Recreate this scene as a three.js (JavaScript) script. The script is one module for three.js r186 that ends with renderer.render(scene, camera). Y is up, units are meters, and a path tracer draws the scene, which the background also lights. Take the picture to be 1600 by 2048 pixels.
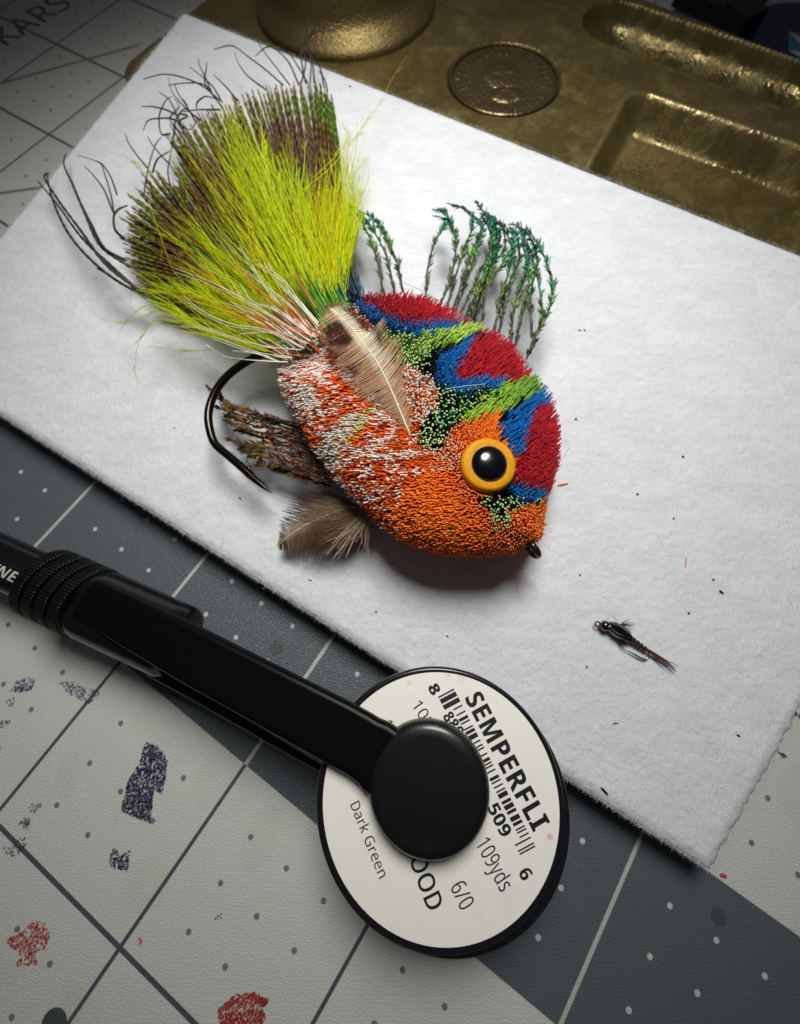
import * as THREE from 'three';

// ---------------------------------------------------------------- camera, light, exposure (all lengths below are millimetres, scaled once to metres)
const MM = 0.001, FPX = 790;
const V = (x, y, z) => new THREE.Vector3(x, y, z);
const scene = new THREE.Scene();
const EYE = V(0, 65.065, 0), RIGHT = V(0.99990052, -0.01410486, 0), DOWN = V(-0.00396849, -0.28132814, 0.95960372), FWD = V(-0.01353508, -0.95950796, -0.28135613);
const camera = new THREE.PerspectiveCamera(2 * Math.atan(1024 / FPX) * 180 / Math.PI, 800 / 1024, 0.005, 5);
camera.matrix.makeBasis(RIGHT, DOWN.clone().negate(), FWD.clone().negate());
camera.quaternion.setFromRotationMatrix(camera.matrix);
camera.position.copy(EYE).multiplyScalar(MM);
camera.focus = 0.046; camera.userData.fStop = 24;
scene.background = new THREE.Color(0.032, 0.033, 0.035);
const lamp = new THREE.SpotLight(new THREE.Color(1.0, 0.985, 0.95), 0.134);
lamp.name = 'desk_lamp';
lamp.position.set(0.008, 0.170, -0.097);
lamp.target.position.set(0, 0, -0.048);
lamp.angle = 0.745; lamp.penumbra = 1; lamp.shadow.radius = 2.0; lamp.castShadow = true;
lamp.shadow.mapSize.set(2048, 2048); lamp.shadow.camera.near = 0.02; lamp.shadow.camera.far = 1; lamp.shadow.bias = -0.0005;
scene.add(lamp, lamp.target);
const renderer = new THREE.WebGLRenderer({ antialias: true });
renderer.shadowMap.enabled = true;
renderer.toneMapping = THREE.LinearToneMapping;
renderer.toneMappingExposure = 1;

// ---------------------------------------------------------------- helpers
let seed = 12345;
const rnd = () => { seed = (seed + 0x6D2B79F5) | 0; let t = Math.imul(seed ^ (seed >>> 15), 1 | seed); t = (t + Math.imul(t ^ (t >>> 7), 61 | t)) ^ t; return ((t ^ (t >>> 14)) >>> 0) / 4294967296; };
const rr = (a, b) => a + (b - a) * rnd();
const gauss = () => (rnd() + rnd() + rnd() + rnd() - 2) * 0.87;
const clamp = (x, a = 0, b = 1) => Math.min(b, Math.max(a, x));
const smooth = (a, b, x) => { const t = clamp((x - a) / (b - a)); return t * t * (3 - 2 * t); };
const lin = (r, g, b) => new THREE.Color().setRGB(r, g, b);
const mixc = (a, b, t) => a.clone().lerp(b, clamp(t));
const vary = (c, k) => { const f = 1 + k * (rnd() * 2 - 1); return lin(c.r * f, c.g * f * (1 + k * 0.3 * (rnd() - 0.5)), c.b * f); };
const hash = (x, y) => { let h = Math.imul(x | 0, 374761393) + Math.imul(y | 0, 668265263) | 0; h = Math.imul(h ^ (h >>> 13), 1274126177); return ((h ^ (h >>> 16)) >>> 0) / 4294967296; };
const vnoise = (x, y, per = 1e9) => {
  const xi = Math.floor(x), yi = Math.floor(y), fx = x - xi, fy = y - yi, u = fx * fx * (3 - 2 * fx), v = fy * fy * (3 - 2 * fy), m = (k) => ((k % per) + per) % per;
  const a = hash(m(xi), m(yi)), b = hash(m(xi + 1), m(yi)), c = hash(m(xi), m(yi + 1)), d = hash(m(xi + 1), m(yi + 1));
  return a + (b - a) * u + (c - a) * v + (a - b - c + d) * u * v;
};
const fbm = (x, y, o = 4) => { let s = 0, a = 0.5; for (let i = 0; i < o; i++, x = x * 2.03 + 17, y = y * 2.03 + 5, a *= 0.5) s += a * vnoise(x, y); return s; };

// the point of the place seen at a pixel of the photograph (1600 x 2048), at a given height
const ray = (px, py) => FWD.clone().addScaledVector(RIGHT, (px - 800) / FPX).addScaledVector(DOWN, (py - 1024) / FPX);
const at = (px, py, y) => { const d = ray(px, py); return EYE.clone().addScaledVector(d, (y - EYE.y) / d.y); };
const onPlane = (px, py, c, n) => { const d = ray(px, py); return EYE.clone().addScaledVector(d, c.clone().sub(EYE).dot(n) / d.dot(n)); };
// the felt is a sheet that rests on the mat at its near edge and on the brass tray at its far edge
const TRAY = 7;
const F0 = at(0, 830, 5.8), F1 = at(1425, 1745, 5.8), F2 = at(365, 20, TRAY + 4.2);
const FN = F1.clone().sub(F0).cross(F2.clone().sub(F0)).normalize(); if (FN.y < 0) FN.negate();
const feltY = (x, z) => F0.y - (FN.x * (x - F0.x) + FN.z * (z - F0.z)) / FN.y;
const atF = (px, py, h) => onPlane(px, py, F0.clone().addScaledVector(V(0, 1, 0), h), FN);

const used = {};
const numbered = (n) => { used[n] = (used[n] ?? -1) + 1; return used[n] ? n + '_' + String(used[n]).padStart(3, '0') : n; };
function thing(name, label, category, origin, group) {
  const o = new THREE.Group(); o.name = numbered(name); o.position.copy(origin).multiplyScalar(MM); o.userData = { label, category, o: origin.clone() };
  if (group) o.userData.group = group;
  scene.add(o); return o;
}
// a part whose geometry is given in millimetres of the whole place; root is the thing it belongs to, parent the part it hangs on
function part(root, name, geo, mat, { parent = root, label, stuff } = {}) {
  const o = root.userData.o; geo.translate(-o.x, -o.y, -o.z); geo.scale(MM, MM, MM);
  const m = new THREE.Mesh(geo, mat); m.name = name; m.castShadow = m.receiveShadow = true;
  if (label) m.userData.label = label;
  if (stuff) m.userData.kind = 'stuff';
  parent.add(m); return m;
}
class MB {
  constructor() { this.p = []; this.n = []; this.c = []; this.i = []; }
  vert(p, n, c) { this.p.push(p.x, p.y, p.z); this.n.push(n.x, n.y, n.z); this.c.push(c.r, c.g, c.b); return this.p.length / 3 - 1; }
  // a tube through pts; rad and col are per point (or one value); flat < 1 squashes it along 'up' into a ribbon
  tube(pts, rad, col, sides = 4, { cap, capCol, flat = 1, up } = {}) {
    const N = pts.length; let nrm = null, prev = -1; const t = V(), b = V(), q = V(), nn = V();
    for (let k = 0; k < N; k++) {
      t.copy(pts[Math.min(k + 1, N - 1)]).sub(pts[Math.max(k - 1, 0)]).normalize();
      if (!nrm) { nrm = (up ? up.clone() : Math.abs(t.y) < 0.9 ? V(0, 1, 0) : V(1, 0, 0)); }
      nrm.addScaledVector(t, -nrm.dot(t)).normalize(); b.crossVectors(t, nrm);
      const r = rad.length ? rad[k] : rad, c = col.length ? col[k] : col, first = this.p.length / 3;
      for (let s = 0; s < sides; s++) {
        const a = s / sides * Math.PI * 2, ca = Math.cos(a), sa = Math.sin(a);
        q.copy(pts[k]).addScaledVector(b, ca * r).addScaledVector(nrm, sa * r * flat);
        nn.set(0, 0, 0).addScaledVector(b, ca * flat).addScaledVector(nrm, sa).normalize();
        this.vert(q, nn, c);
      }
      if (prev >= 0) for (let s = 0; s < sides; s++) { const s2 = (s + 1) % sides; this.i.push(prev + s, first + s, prev + s2, prev + s2, first + s, first + s2); }
      prev = first;
    }
    if (cap) {
      const r = rad.length ? rad[N - 1] : rad, c = capCol ?? (col.length ? col[N - 1] : col), end = pts[N - 1];
      const top = this.vert(end.clone().addScaledVector(t, r * cap), t, c), first = this.p.length / 3;
      for (let s = 0; s < sides; s++) { const a = s / sides * Math.PI * 2; q.copy(end).addScaledVector(b, Math.cos(a) * r).addScaledVector(nrm, Math.sin(a) * r * flat); nn.copy(q).sub(end).normalize().addScaledVector(t, 1).normalize(); this.vert(q, nn, c); }
      for (let s = 0; s < sides; s++) this.i.push(first + s, top, first + (s + 1) % sides);
    }
  }
  quad(a, b, c, d, col, n) { n = n ?? b.clone().sub(a).cross(d.clone().sub(a)).normalize(); const k = [a, b, c, d].map((p) => this.vert(p, n, col)); this.i.push(k[0], k[1], k[2], k[0], k[2], k[3]); }
  tri(a, b, c, col) { const n = b.clone().sub(a).cross(c.clone().sub(a)).normalize(), k = [a, b, c].map((p) => this.vert(p, n, col)); this.i.push(...k); }
  get empty() { return !this.i.length; }
  geo() {
    const g = new THREE.BufferGeometry();
    g.setAttribute('position', new THREE.BufferAttribute(new Float32Array(this.p), 3)); g.setAttribute('normal', new THREE.BufferAttribute(new Float32Array(this.n), 3));
    g.setAttribute('color', new THREE.BufferAttribute(new Float32Array(this.c), 3)); g.setIndex(this.i); return g;
  }
}
const curve = (pts, n) => new THREE.CatmullRomCurve3(pts, false, 'centripetal').getPoints(n);
const inPoly = (x, y, P) => { let c = false; for (let i = 0, j = P.length - 1; i < P.length; j = i++) { const [a, b] = P[i], [d, e] = P[j]; if ((b > y) !== (e > y) && x < (d - a) * (y - b) / (e - b) + a) c = !c; } return c; };
const edgeDist = (x, y, P) => { let m = 1e9; for (let i = 0, j = P.length - 1; i < P.length; j = i++) { const [a, b] = P[j], [d, e] = P[i], t = clamp(((x - a) * (d - a) + (y - b) * (e - b)) / ((d - a) ** 2 + (e - b) ** 2)); m = Math.min(m, Math.hypot(x - a - t * (d - a), y - b - t * (e - b))); } return m; };
const along = (P, t) => { const L = [0]; for (let i = 1; i < P.length; i++) L.push(L[i - 1] + Math.hypot(P[i][0] - P[i - 1][0], P[i][1] - P[i - 1][1])); const s = clamp(t) * L[L.length - 1]; let i = 1; while (i < P.length - 1 && L[i] < s) i++; const f = (s - L[i - 1]) / (L[i] - L[i - 1]); return [0, 1].map((k) => P[i - 1][k] + (P[i][k] - P[i - 1][k]) * f); };
const zm = (x0, y0, k, P) => P.map(([a, b]) => [x0 + a * k, y0 + b * k]);
const canvas = (w, h, draw) => { const c = document.createElement('canvas'); c.width = w; c.height = h; draw(c.getContext('2d'), w, h); return c; };
const tex = (c, srgb, repeat) => { const t = new THREE.CanvasTexture(c); if (srgb) t.colorSpace = THREE.SRGBColorSpace; t.wrapS = t.wrapT = THREE.RepeatWrapping; if (repeat) t.repeat.set(...repeat); t.anisotropy = 8; return t; };
const grey = (w, h, f) => { const d = new Uint8Array(w * h * 4); for (let y = 0; y < h; y++) for (let x = 0; x < w; x++) { const v = clamp(f(x / w, y / h)) * 255, o = (y * w + x) * 4; d[o] = d[o + 1] = d[o + 2] = v; d[o + 3] = 255; } const t = new THREE.DataTexture(d, w, h); t.magFilter = t.minFilter = THREE.LinearFilter; t.wrapS = t.wrapT = THREE.RepeatWrapping; t.needsUpdate = true; return t; };
const rep = (t, a, b) => { const c = t.clone(); c.repeat.set(a, b); c.needsUpdate = true; return c; };
// distance to the nearest and second nearest seed of a repeating cell pattern
const cells = (u, v, n, sd) => { const x = u * n, y = v * n, xi = Math.floor(x), yi = Math.floor(y); let a = 9, b = 9; for (let j = -1; j < 2; j++) for (let i = -1; i < 2; i++) { const cx = ((xi + i) % n + n) % n, cy = ((yi + j) % n + n) % n, d = Math.hypot(xi + i + hash(cx + sd, cy) - x, yi + j + hash(cx, cy + sd + 91) - y); if (d < a) { b = a; a = d; } else if (d < b) b = d; } return [a, b]; };
const grainTex = grey(512, 512, (u, v) => { const [a, b] = cells(u, v, 26, 7), [c, d] = cells(u, v, 52, 19); return smooth(0, 0.5, b - a) * 0.62 + smooth(0, 0.5, d - c) * 0.2 + 0.18 * vnoise(u * 64, v * 64, 64); });
const roughNoise = grey(256, 256, (u, v) => 0.5 * vnoise(u * 8, v * 8, 8) + 0.3 * vnoise(u * 24, v * 24, 24) + 0.2 * vnoise(u * 64, v * 64, 64));
const castTex = grey(512, 512, (u, v) => 0.45 * vnoise(u * 40, v * 40, 40) + 0.35 * vnoise(u * 90, v * 90, 90) + 0.2 * vnoise(u * 12, v * 12, 12));
const S = (o) => new THREE.MeshStandardMaterial(o), P = (o) => new THREE.MeshPhysicalMaterial(o);
const hairMat = P({ vertexColors: true, roughness: 0.42, specularIntensity: 0.6 });
const softMat = S({ vertexColors: true, roughness: 0.62 });
const herlMat = S({ vertexColors: true, roughness: 0.36, metalness: 0.35 }), peaMat = S({ vertexColors: true, roughness: 0.5, metalness: 0.1 });
const blackMetal = P({ color: lin(0.0065, 0.0065, 0.0075), roughness: 0.42, specularIntensity: 0.55, roughnessMap: null });
const hookMat = S({ color: lin(0.035, 0.028, 0.024), roughness: 0.16, metalness: 0.9 });

// ---------------------------------------------------------------- the table and the cutting mat
{
  const g = new THREE.BoxGeometry(0.9, 0.02, 0.8); const m = new THREE.Mesh(g, S({ color: lin(0.12, 0.09, 0.06), roughness: 0.6 }));
  m.name = 'table_top'; m.position.set(0, -0.0125, -0.05); m.userData.kind = 'structure'; m.receiveShadow = true; scene.add(m);
}
const U = V(0.82985, 0, 0.55799), W = V(0.55799, 0, -0.82985), G0 = V(-79.7153, 0, 11.8116), INCH = 25.4;
const grid = (u, v) => [G0.x + (U.x * u + W.x * v) * INCH, G0.z + (U.z * u + W.z * v) * INCH];
function matCanvas(w, h, x0, z0, k) {
  return canvas(w, h, (c) => {
    const X = (p) => [(p[0] - x0) * k, (p[1] - z0) * k], pxp = (px, py) => { const p = at(px, py, 0); return X([p.x, p.z]); };
    const path = (pts, close) => { c.beginPath(); pts.forEach((p, i) => (i ? c.lineTo(...p) : c.moveTo(...p))); if (close) c.closePath(); };
    c.fillStyle = '#c6c7c1'; c.fillRect(0, 0, w, h);
    for (let i = 0; i < 260; i++) { c.fillStyle = `rgba(${rnd() < 0.5 ? '120,112,84' : '205,206,200'},${rr(0.01, 0.05)})`; c.beginPath(); c.ellipse(rr(0, w), rr(0, h), rr(0.5, 5) * k, rr(0.5, 4) * k, rr(0, 3), 0, 7); c.fill(); }
    c.fillStyle = '#565c60'; path([X(grid(-30, 1)), X(grid(40, 1)), X(grid(40, 2)), X(grid(-30, 2))], true); c.fill();
    const dark = '#4b4f56', light = '#b4b7b0';
    const seg = (u0, v0, u1, v1, wd, col) => { c.strokeStyle = col; c.lineWidth = wd * k; path([X(grid(u0, v0)), X(grid(u1, v1))]); c.stroke(); };
    for (let v = -3; v < 9; v++) if (v !== 1 && v !== 2) seg(-12, v, 12, v, 0.62, dark);
    for (let u = -14; u < 14; u++) { seg(u, -3, u, 1, 0.5, dark); seg(u, 1, u, 2, 0.55, light); seg(u, 2, u, 9, 0.5, dark); }
    for (let u = -14; u < 14; u++) for (let v = -2; v < 9; v++) for (const [du, dv] of [[1, 1], [2, 1], [3, 1], [1, 2], [2, 2], [3, 2], [1, 3], [2, 3], [3, 3]]) {
      const s = v === 1; c.fillStyle = s ? '#bcbeb7' : '#70747a'; const p = X(grid(u + du / 4, v + dv / 4)); c.beginPath(); c.ellipse(p[0], p[1], 0.38 * k, 0.38 * k, 0, 0, 7); c.fill();
    }
    c.strokeStyle = '#74776f'; c.lineWidth = 0.85 * k;
    for (const [a, b] of [[[0, 167], [278, 90]], [[-60, 395], [90, 374]]]) { path([pxp(...a), pxp(...b)]); c.stroke(); }
    // the maker's lettering at the far left
    const put = (s, a, b, ht, wt) => { const A = pxp(...a), B = pxp(...b), L = Math.hypot(B[0] - A[0], B[1] - A[1]); c.save(); c.translate(...A); c.rotate(Math.atan2(B[1] - A[1], B[0] - A[0])); c.font = `${wt} ${ht * k}px sans-serif`; c.scale(L / c.measureText(s).width, 1); c.fillText(s, 0, 0); c.restore(); };
    c.fillStyle = '#3e4148'; put('FISKARS', [-82, 152], [150, 8], 12, 'normal');
    // ink and paint smears, each broken up by the grain
    const smear = (pts, col, n, s0) => { const poly = pts.map((p) => pxp(...p)); const xs = poly.map((p) => p[0]), ys = poly.map((p) => p[1]), a = Math.min(...xs), b = Math.max(...xs), d = Math.min(...ys), e = Math.max(...ys); if (b < 0 || a > w || e < 0 || d > h) return; c.fillStyle = col; for (let i = 0; i < n; i++) { const x = rr(a - 6, b + 6), y = rr(d - 6, e + 6), q = edgeDist(x, y, poly), inside = inPoly(x, y, poly), f = fbm(x / k * 2.3, y / k * 2.3, 3); if (inside ? f < 0.27 : q > 5 * f) continue; c.beginPath(); c.ellipse(x, y, rr(0.5, s0), rr(0.4, 1.3), rr(-1.2, -0.3), 0, 7); c.fill(); } };
    const z = (q) => zm(0, 1300, 0.4375, q), ink = 'rgba(24,22,50,0.78)', red = 'rgba(140,26,18,0.62)';
    smear(z([[670, 430], [725, 450], [762, 510], [750, 590], [735, 655], [705, 620], [690, 700], [685, 785], [640, 765], [560, 735], [590, 600], [640, 520]]), ink, 4600, 2.8);
    smear(z([[50, 190], [75, 150], [130, 130], [155, 140], [135, 185], [80, 192]]), ink, 420, 2.4);
    smear(z([[280, 150], [330, 150], [360, 175], [430, 180], [455, 205], [410, 240], [360, 220], [310, 190]]), ink, 620, 2.4);
    smear(z([[30, 240], [60, 220], [65, 245], [40, 258]]), ink, 90, 2); smear(z([[0, 330], [45, 325], [20, 350], [0, 352]]), ink, 120, 2);
    smear(z([[130, 715], [185, 712], [150, 748]]), ink, 120, 2); smear(z([[90, 790], [110, 768], [140, 785], [120, 812]]), ink, 200, 2);
    smear(z([[10, 900], [60, 895], [110, 850], [112, 890], [70, 940], [50, 935]]), ink, 260, 2.2); smear(z([[522, 908], [545, 950], [588, 925], [580, 1005], [510, 990], [505, 960]]), ink, 560, 2.2);
    smear(z([[35, 1325], [90, 1300], [165, 1242], [198, 1255], [222, 1305], [205, 1360], [150, 1380], [165, 1435], [80, 1440], [95, 1385], [60, 1360]]), red, 1500, 2.6);
    smear(z([[1080, 1580], [1150, 1575], [1220, 1605], [1190, 1640], [1210, 1680], [1190, 1760], [1010, 1760], [1000, 1650]]), red, 2600, 2.8);
    smear(z([[985, 1228], [1010, 1210], [1000, 1230]]), 'rgba(90,15,20,.9)', 60, 1.6); smear(z([[633, 1322], [648, 1325], [645, 1342], [634, 1335]]), red, 80, 1.6);
    smear(z([[785, 640], [805, 640], [800, 675], [790, 675]]), 'rgba(205,200,120,0.5)', 60, 1.4);
    smear([[118, 115], [124, 105], [122, 118]], 'rgba(150,60,40,.6)', 60, 1.5);
    for (let i = 0; i < 150; i++) { c.fillStyle = `rgba(60,58,52,${rr(0.1, 0.5)})`; c.beginPath(); c.ellipse(rr(0, w), rr(0, h), rr(0.4, 1.3), rr(0.3, 1), rr(0, 3), 0, 7); c.fill(); }
    c.strokeStyle = 'rgba(225,226,220,.3)'; c.lineWidth = 1; for (let i = 0; i < 26; i++) { const x = rr(0, w), y = rr(0, h), a = rr(-0.9, 0.9), L = rr(4, 30) * k; c.globalAlpha = rr(0.2, 0.8); c.beginPath(); c.moveTo(x, y); c.lineTo(x + Math.cos(a) * L, y + Math.sin(a) * L); c.stroke(); } c.globalAlpha = 1;
    c.strokeStyle = 'rgba(130,120,80,.35)'; c.lineWidth = 1; for (let i = 0; i < 14; i++) { const x = rr(0, w), y = rr(0, h); c.beginPath(); c.moveTo(x, y); c.quadraticCurveTo(x + rr(-30, 60), y + rr(-20, 30), x + rr(20, 120), y + rr(-40, 60)); c.stroke(); }
    // round dark punched dots of the mat's print
    c.fillStyle = 'rgba(58,62,66,.9)'; for (const [px, py, r] of [[553, 1297, 1.1], [1437, 1833, 1.0], [108, 2048, 1.6]]) { const p = pxp(px, py); c.globalAlpha = py > 1900 ? 1 : 0.6; c.beginPath(); c.ellipse(p[0], p[1], r * k, r * k, 0, 0, 7); c.fill(); } c.globalAlpha = 1;
    const pk = pxp(672, 1335), pk2 = pxp(678, 1327); c.strokeStyle = '#a63fb0'; c.lineWidth = 2; path([pk, pk2]); c.stroke();
  });
}
{
  const root = thing('cutting_mat', 'grey cutting mat printed with an inch grid, dots and a dark stripe', 'cutting mat', V(0, 0, 0));
  const bump = (wmm, hmm) => rep(grainTex, wmm / 11, hmm / 11);
  const make = (map, wm, hm) => S({ map, color: 0xffffff, roughness: 0.36, bumpMap: bump(wm, hm), bumpScale: 0.000045 });
  const nearM = make(tex(matCanvas(2048, 1536, -80, -45, 2048 / 150), true), 150, 112.5), farM = make(tex(matCanvas(2048, 1024, -170, -225, 2048 / 360), true), 360, 180);
  const plain = S({ color: new THREE.Color('#c6c7c1'), roughness: 0.43 });
  const g = new THREE.BufferGeometry(), p = [], uv = [], n = [], quads = [[-80, -45, 70, 67.5, 0], [-170, -225, 190, -45, 1], [-330, -45, -80, 67.5, 2], [70, -45, 330, 67.5, 2], [-330, 67.5, 330, 200, 2], [-330, -225, -170, -45, 2], [190, -225, 330, -45, 2], [-330, -330, 330, -225, 2]];
  quads.forEach(([a, b, c, d, m], i) => { for (const [x, z, s, t] of [[a, b, 0, 1], [a, d, 0, 0], [c, d, 1, 0], [a, b, 0, 1], [c, d, 1, 0], [c, b, 1, 1]]) { p.push(x, 0, z); uv.push(s, t); n.push(0, 1, 0); } g.addGroup(i * 6, 6, m); });
  // underside and rim
  const rim = [[-330, -330], [330, -330], [330, 200], [-330, 200]]; let cnt = quads.length * 6;
  rim.forEach(([x, z], i) => { const [x2, z2] = rim[(i + 1) % 4], nx = -(z2 - z), nz = x2 - x, L = -Math.hypot(nx, nz); for (const [a, y, b] of [[x, 0, z], [x2, 0, z2], [x2, -2, z2], [x, 0, z], [x2, -2, z2], [x, -2, z]]) { p.push(a, y, b); uv.push(0, 0); n.push(nx / L, 0, nz / L); } });
  g.addGroup(cnt, 24, 2);
  g.setAttribute('position', new THREE.BufferAttribute(new Float32Array(p), 3)); g.setAttribute('uv', new THREE.BufferAttribute(new Float32Array(uv), 2)); g.setAttribute('normal', new THREE.BufferAttribute(new Float32Array(n), 3));
  part(root, 'mat_sheet', g, [nearM, farM, plain]);
}

// ---------------------------------------------------------------- brass tray of the tying vise
{
  const root = thing('brass_tray', 'heavy cast brass tray with sunken wells and a round boss, behind the felt', 'tray', V(40, 0, -120));
  const brass = S({ vertexColors: true, roughness: 0.74, roughnessMap: rep(roughNoise, 1 / 22, 1 / 22), metalness: 0.6, bumpMap: rep(castTex, 1 / 24, 1 / 24), bumpScale: 0.00013 }), bcol = [];
  const T = (px, py) => { const q = at(px, py, TRAY); return [q.x, q.z]; };
  // outline: left rounded end, far edge, and a near edge hidden under the felt
  const e1 = T(1313, 0), e2 = T(1600, 110), dir = [e2[0] - e1[0], e2[1] - e1[1]], dl = Math.hypot(...dir); dir[0] /= dl; dir[1] /= dl; 
  const convex = (pts, r) => { // signed distance to a convex polygon with rounded corners (negative inside)
    let area = 0; pts.forEach(([x, y], i) => { const [a, b] = pts[(i + 1) % pts.length]; area += x * b - a * y; }); const s = area > 0 ? 1 : -1;
    const pl = pts.map(([x, y], i) => { const [a, b] = pts[(i + 1) % pts.length], L = Math.hypot(a - x, b - y), nx = s * (b - y) / L, ny = -s * (a - x) / L; return [nx, ny, nx * x + ny * y]; });
    return (x, z) => { let m = -1e9, sq = 0; for (const [a, b, c] of pl) { const d = a * x + b * z - c + r; m = Math.max(m, d); if (d > 0) sq += d * d; } return (m > 0 ? Math.sqrt(sq) : m) - r; };
  };
  // left end as seen beside the felt, near edge hidden under it
  const l1 = T(266, 97), l2 = T(357, 26), pn = T(214, 146), meet = (p, q, r, d) => { const ax = q[0] - p[0], az = q[1] - p[1], k = ((r[0] - p[0]) * d[1] - (r[1] - p[1]) * d[0]) / (ax * d[1] - az * d[0]); return [p[0] + ax * k, p[1] + az * k]; };
  const farLeft = meet(l1, l2, e1, dir), outline = convex([farLeft, [e1[0] + dir[0] * 175, e1[1] + dir[1] * 175], [pn[0] + dir[0] * 300, pn[1] + dir[1] * 300], pn], 7);
  const pit = convex([T(1262, 176), T(1720, 336), T(1600, 780), T(1140, 400)], 5);
  const t1 = T(1238, 48), t2 = T(1585, 170), tr = 0.5 * Math.hypot(T(1400, 62)[0] - T(1372, 150)[0], T(1400, 62)[1] - T(1372, 150)[1]);
  const cap = (x, z) => { const a = t2[0] - t1[0], b = t2[1] - t1[1], t = clamp(((x - t1[0]) * a + (z - t1[1]) * b) / (a * a + b * b)); return Math.hypot(x - t1[0] - t * a, z - t1[1] - t * b); };
  const coinC = T(1008, 157), coinR = 0.5 * Math.hypot(T(1118, 157)[0] - T(898, 157)[0], T(1118, 157)[1] - T(898, 157)[1]);
  const H = (x, z) => {
    let y = TRAY; const d = pit(x, z); y += 0.35 * Math.exp(-((d / 0.9) ** 2)); y -= 5.4 * smooth(0.2, -4.6, d);
    const q = cap(x, z) / tr; y += 0.3 * Math.exp(-(((q - 1) * tr / 0.8) ** 2)); if (q < 1) y -= 5.6 * Math.sqrt(Math.max(0, 1 - q * q));
    const cr = Math.hypot(x - coinC[0], z - coinC[1]); y -= 1.3 * smooth(coinR + 0.5, coinR + 0.1, cr);
    y += 0.12 * (fbm(x * 0.35, z * 0.35, 3) - 0.5);
    return y - 3 * (1 - Math.sqrt(Math.max(0, 1 - smooth(-2.2, 0, outline(x, z)) ** 2)));
  };
  const g = new THREE.BufferGeometry(), NX = 900, NZ = 440, p = [], uv = [], idx = [], X0 = -118, X1 = 205, Z0 = -205, Z1 = -45, keep = [];
  for (let j = 0; j <= NZ; j++) for (let i = 0; i <= NX; i++) {
    let x = X0 + (X1 - X0) * i / NX, z = Z0 + (Z1 - Z0) * j / NZ; const o = outline(x, z); let y = o < 0 ? H(x, z) : TRAY - 3 - 20 * o;
    if (o >= 0) { const h = 0.2, gx = (outline(x + h, z) - o) / h, gz = (outline(x, z + h) - o) / h; x -= gx * o; z -= gz * o; y = o > 0.55 ? 0.02 : TRAY - 3; }
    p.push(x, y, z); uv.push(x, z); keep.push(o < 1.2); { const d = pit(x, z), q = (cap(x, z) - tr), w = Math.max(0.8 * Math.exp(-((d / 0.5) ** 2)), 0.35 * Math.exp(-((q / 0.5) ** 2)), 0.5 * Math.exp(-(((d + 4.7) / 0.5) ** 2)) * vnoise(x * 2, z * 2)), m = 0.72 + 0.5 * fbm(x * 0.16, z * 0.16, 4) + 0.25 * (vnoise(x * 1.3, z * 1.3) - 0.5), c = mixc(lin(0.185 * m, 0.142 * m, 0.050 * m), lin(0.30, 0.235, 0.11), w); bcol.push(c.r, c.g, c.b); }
  }
  for (let j = 0; j < NZ; j++) for (let i = 0; i < NX; i++) { const a = j * (NX + 1) + i, b = a + 1, c = a + NX + 1, d = c + 1; if (keep[a] && keep[b] && keep[c] && keep[d]) idx.push(a, c, b, b, c, d); }
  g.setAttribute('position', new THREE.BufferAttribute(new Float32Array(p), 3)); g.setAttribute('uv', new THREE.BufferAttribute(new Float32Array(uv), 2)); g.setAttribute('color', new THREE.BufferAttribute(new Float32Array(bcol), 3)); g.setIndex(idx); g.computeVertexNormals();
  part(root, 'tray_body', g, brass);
  const bc = T(692, 12), prof = [[0, 21], [6, 20.4], [11, 18.6], [14.5, 15.5], [16.6, 11], [17.4, 7], [18.4, 4.4], [20.2, 2.6], [21.6, 1.4], [21.9, 0.6], [21.9, -0.4]].map(([a, b]) => new THREE.Vector2(a, b)).reverse();
  const lg = new THREE.LatheGeometry(new THREE.SplineCurve(prof).getPoints(50), 72); lg.translate(bc[0], TRAY, bc[1]);
  part(root, 'boss', lg, S({ color: lin(0.19, 0.142, 0.052), roughness: 0.44, metalness: 0.8, bumpMap: rep(castTex, 6, 2), bumpScale: 0.00012 }), { label: 'smooth rounded brass boss' });
  // the coin in its recess
  const coin = thing('coin', 'tarnished bronze coin set flush into the brass tray', 'coin', V(coinC[0], TRAY - 1.3, coinC[1]));
  const relief = grey(512, 512, (u, v) => {
    const x = u * 2 - 1, y = v * 2 - 1, r = Math.hypot(x, y), a = Math.atan2(y, x); let h = 0.35;
    h += 0.6 * smooth(0.93, 0.96, r); const k = a * 17 / Math.PI, f = k - Math.floor(k), on = hash(Math.floor(k) + 40, 3) > 0.12;
    if (on && r > 0.72 && r < 0.88 && f > 0.22 && f < 0.8) h += 0.4 * (vnoise(k * 3.1, r * 26) > 0.42 ? 1 : 0.1);
    const head = Math.min(((x + 0.02) / 0.34) ** 2 + ((y - 0.13) / 0.4) ** 2, ((x - 0.02) / 0.3) ** 2 + ((y + 0.42) / 0.22) ** 2); h += 0.3 * smooth(1.15, 0.3, head) + 0.35 * (fbm(u * 16, v * 16, 4) - 0.3) * smooth(1.1, 0.8, head);
    return h + 0.1 * vnoise(u * 60, v * 60);
  });
  const cp = [[0, 1.15], [coinR * 0.93, 1.15], [coinR * 0.945, 1.5], [coinR * 0.985, 1.5], [coinR, 1.35], [coinR, 0.02], [0, 0.02]].map(([a, b]) => new THREE.Vector2(a, b)).reverse();
  const cg = new THREE.LatheGeometry(cp, 96), cpos = cg.attributes.position, cuv = cg.attributes.uv; for (let i = 0; i < cpos.count; i++) cuv.setXY(i, 0.5 + cpos.getX(i) / coinR / 2, 0.5 - cpos.getZ(i) / coinR / 2);
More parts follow.
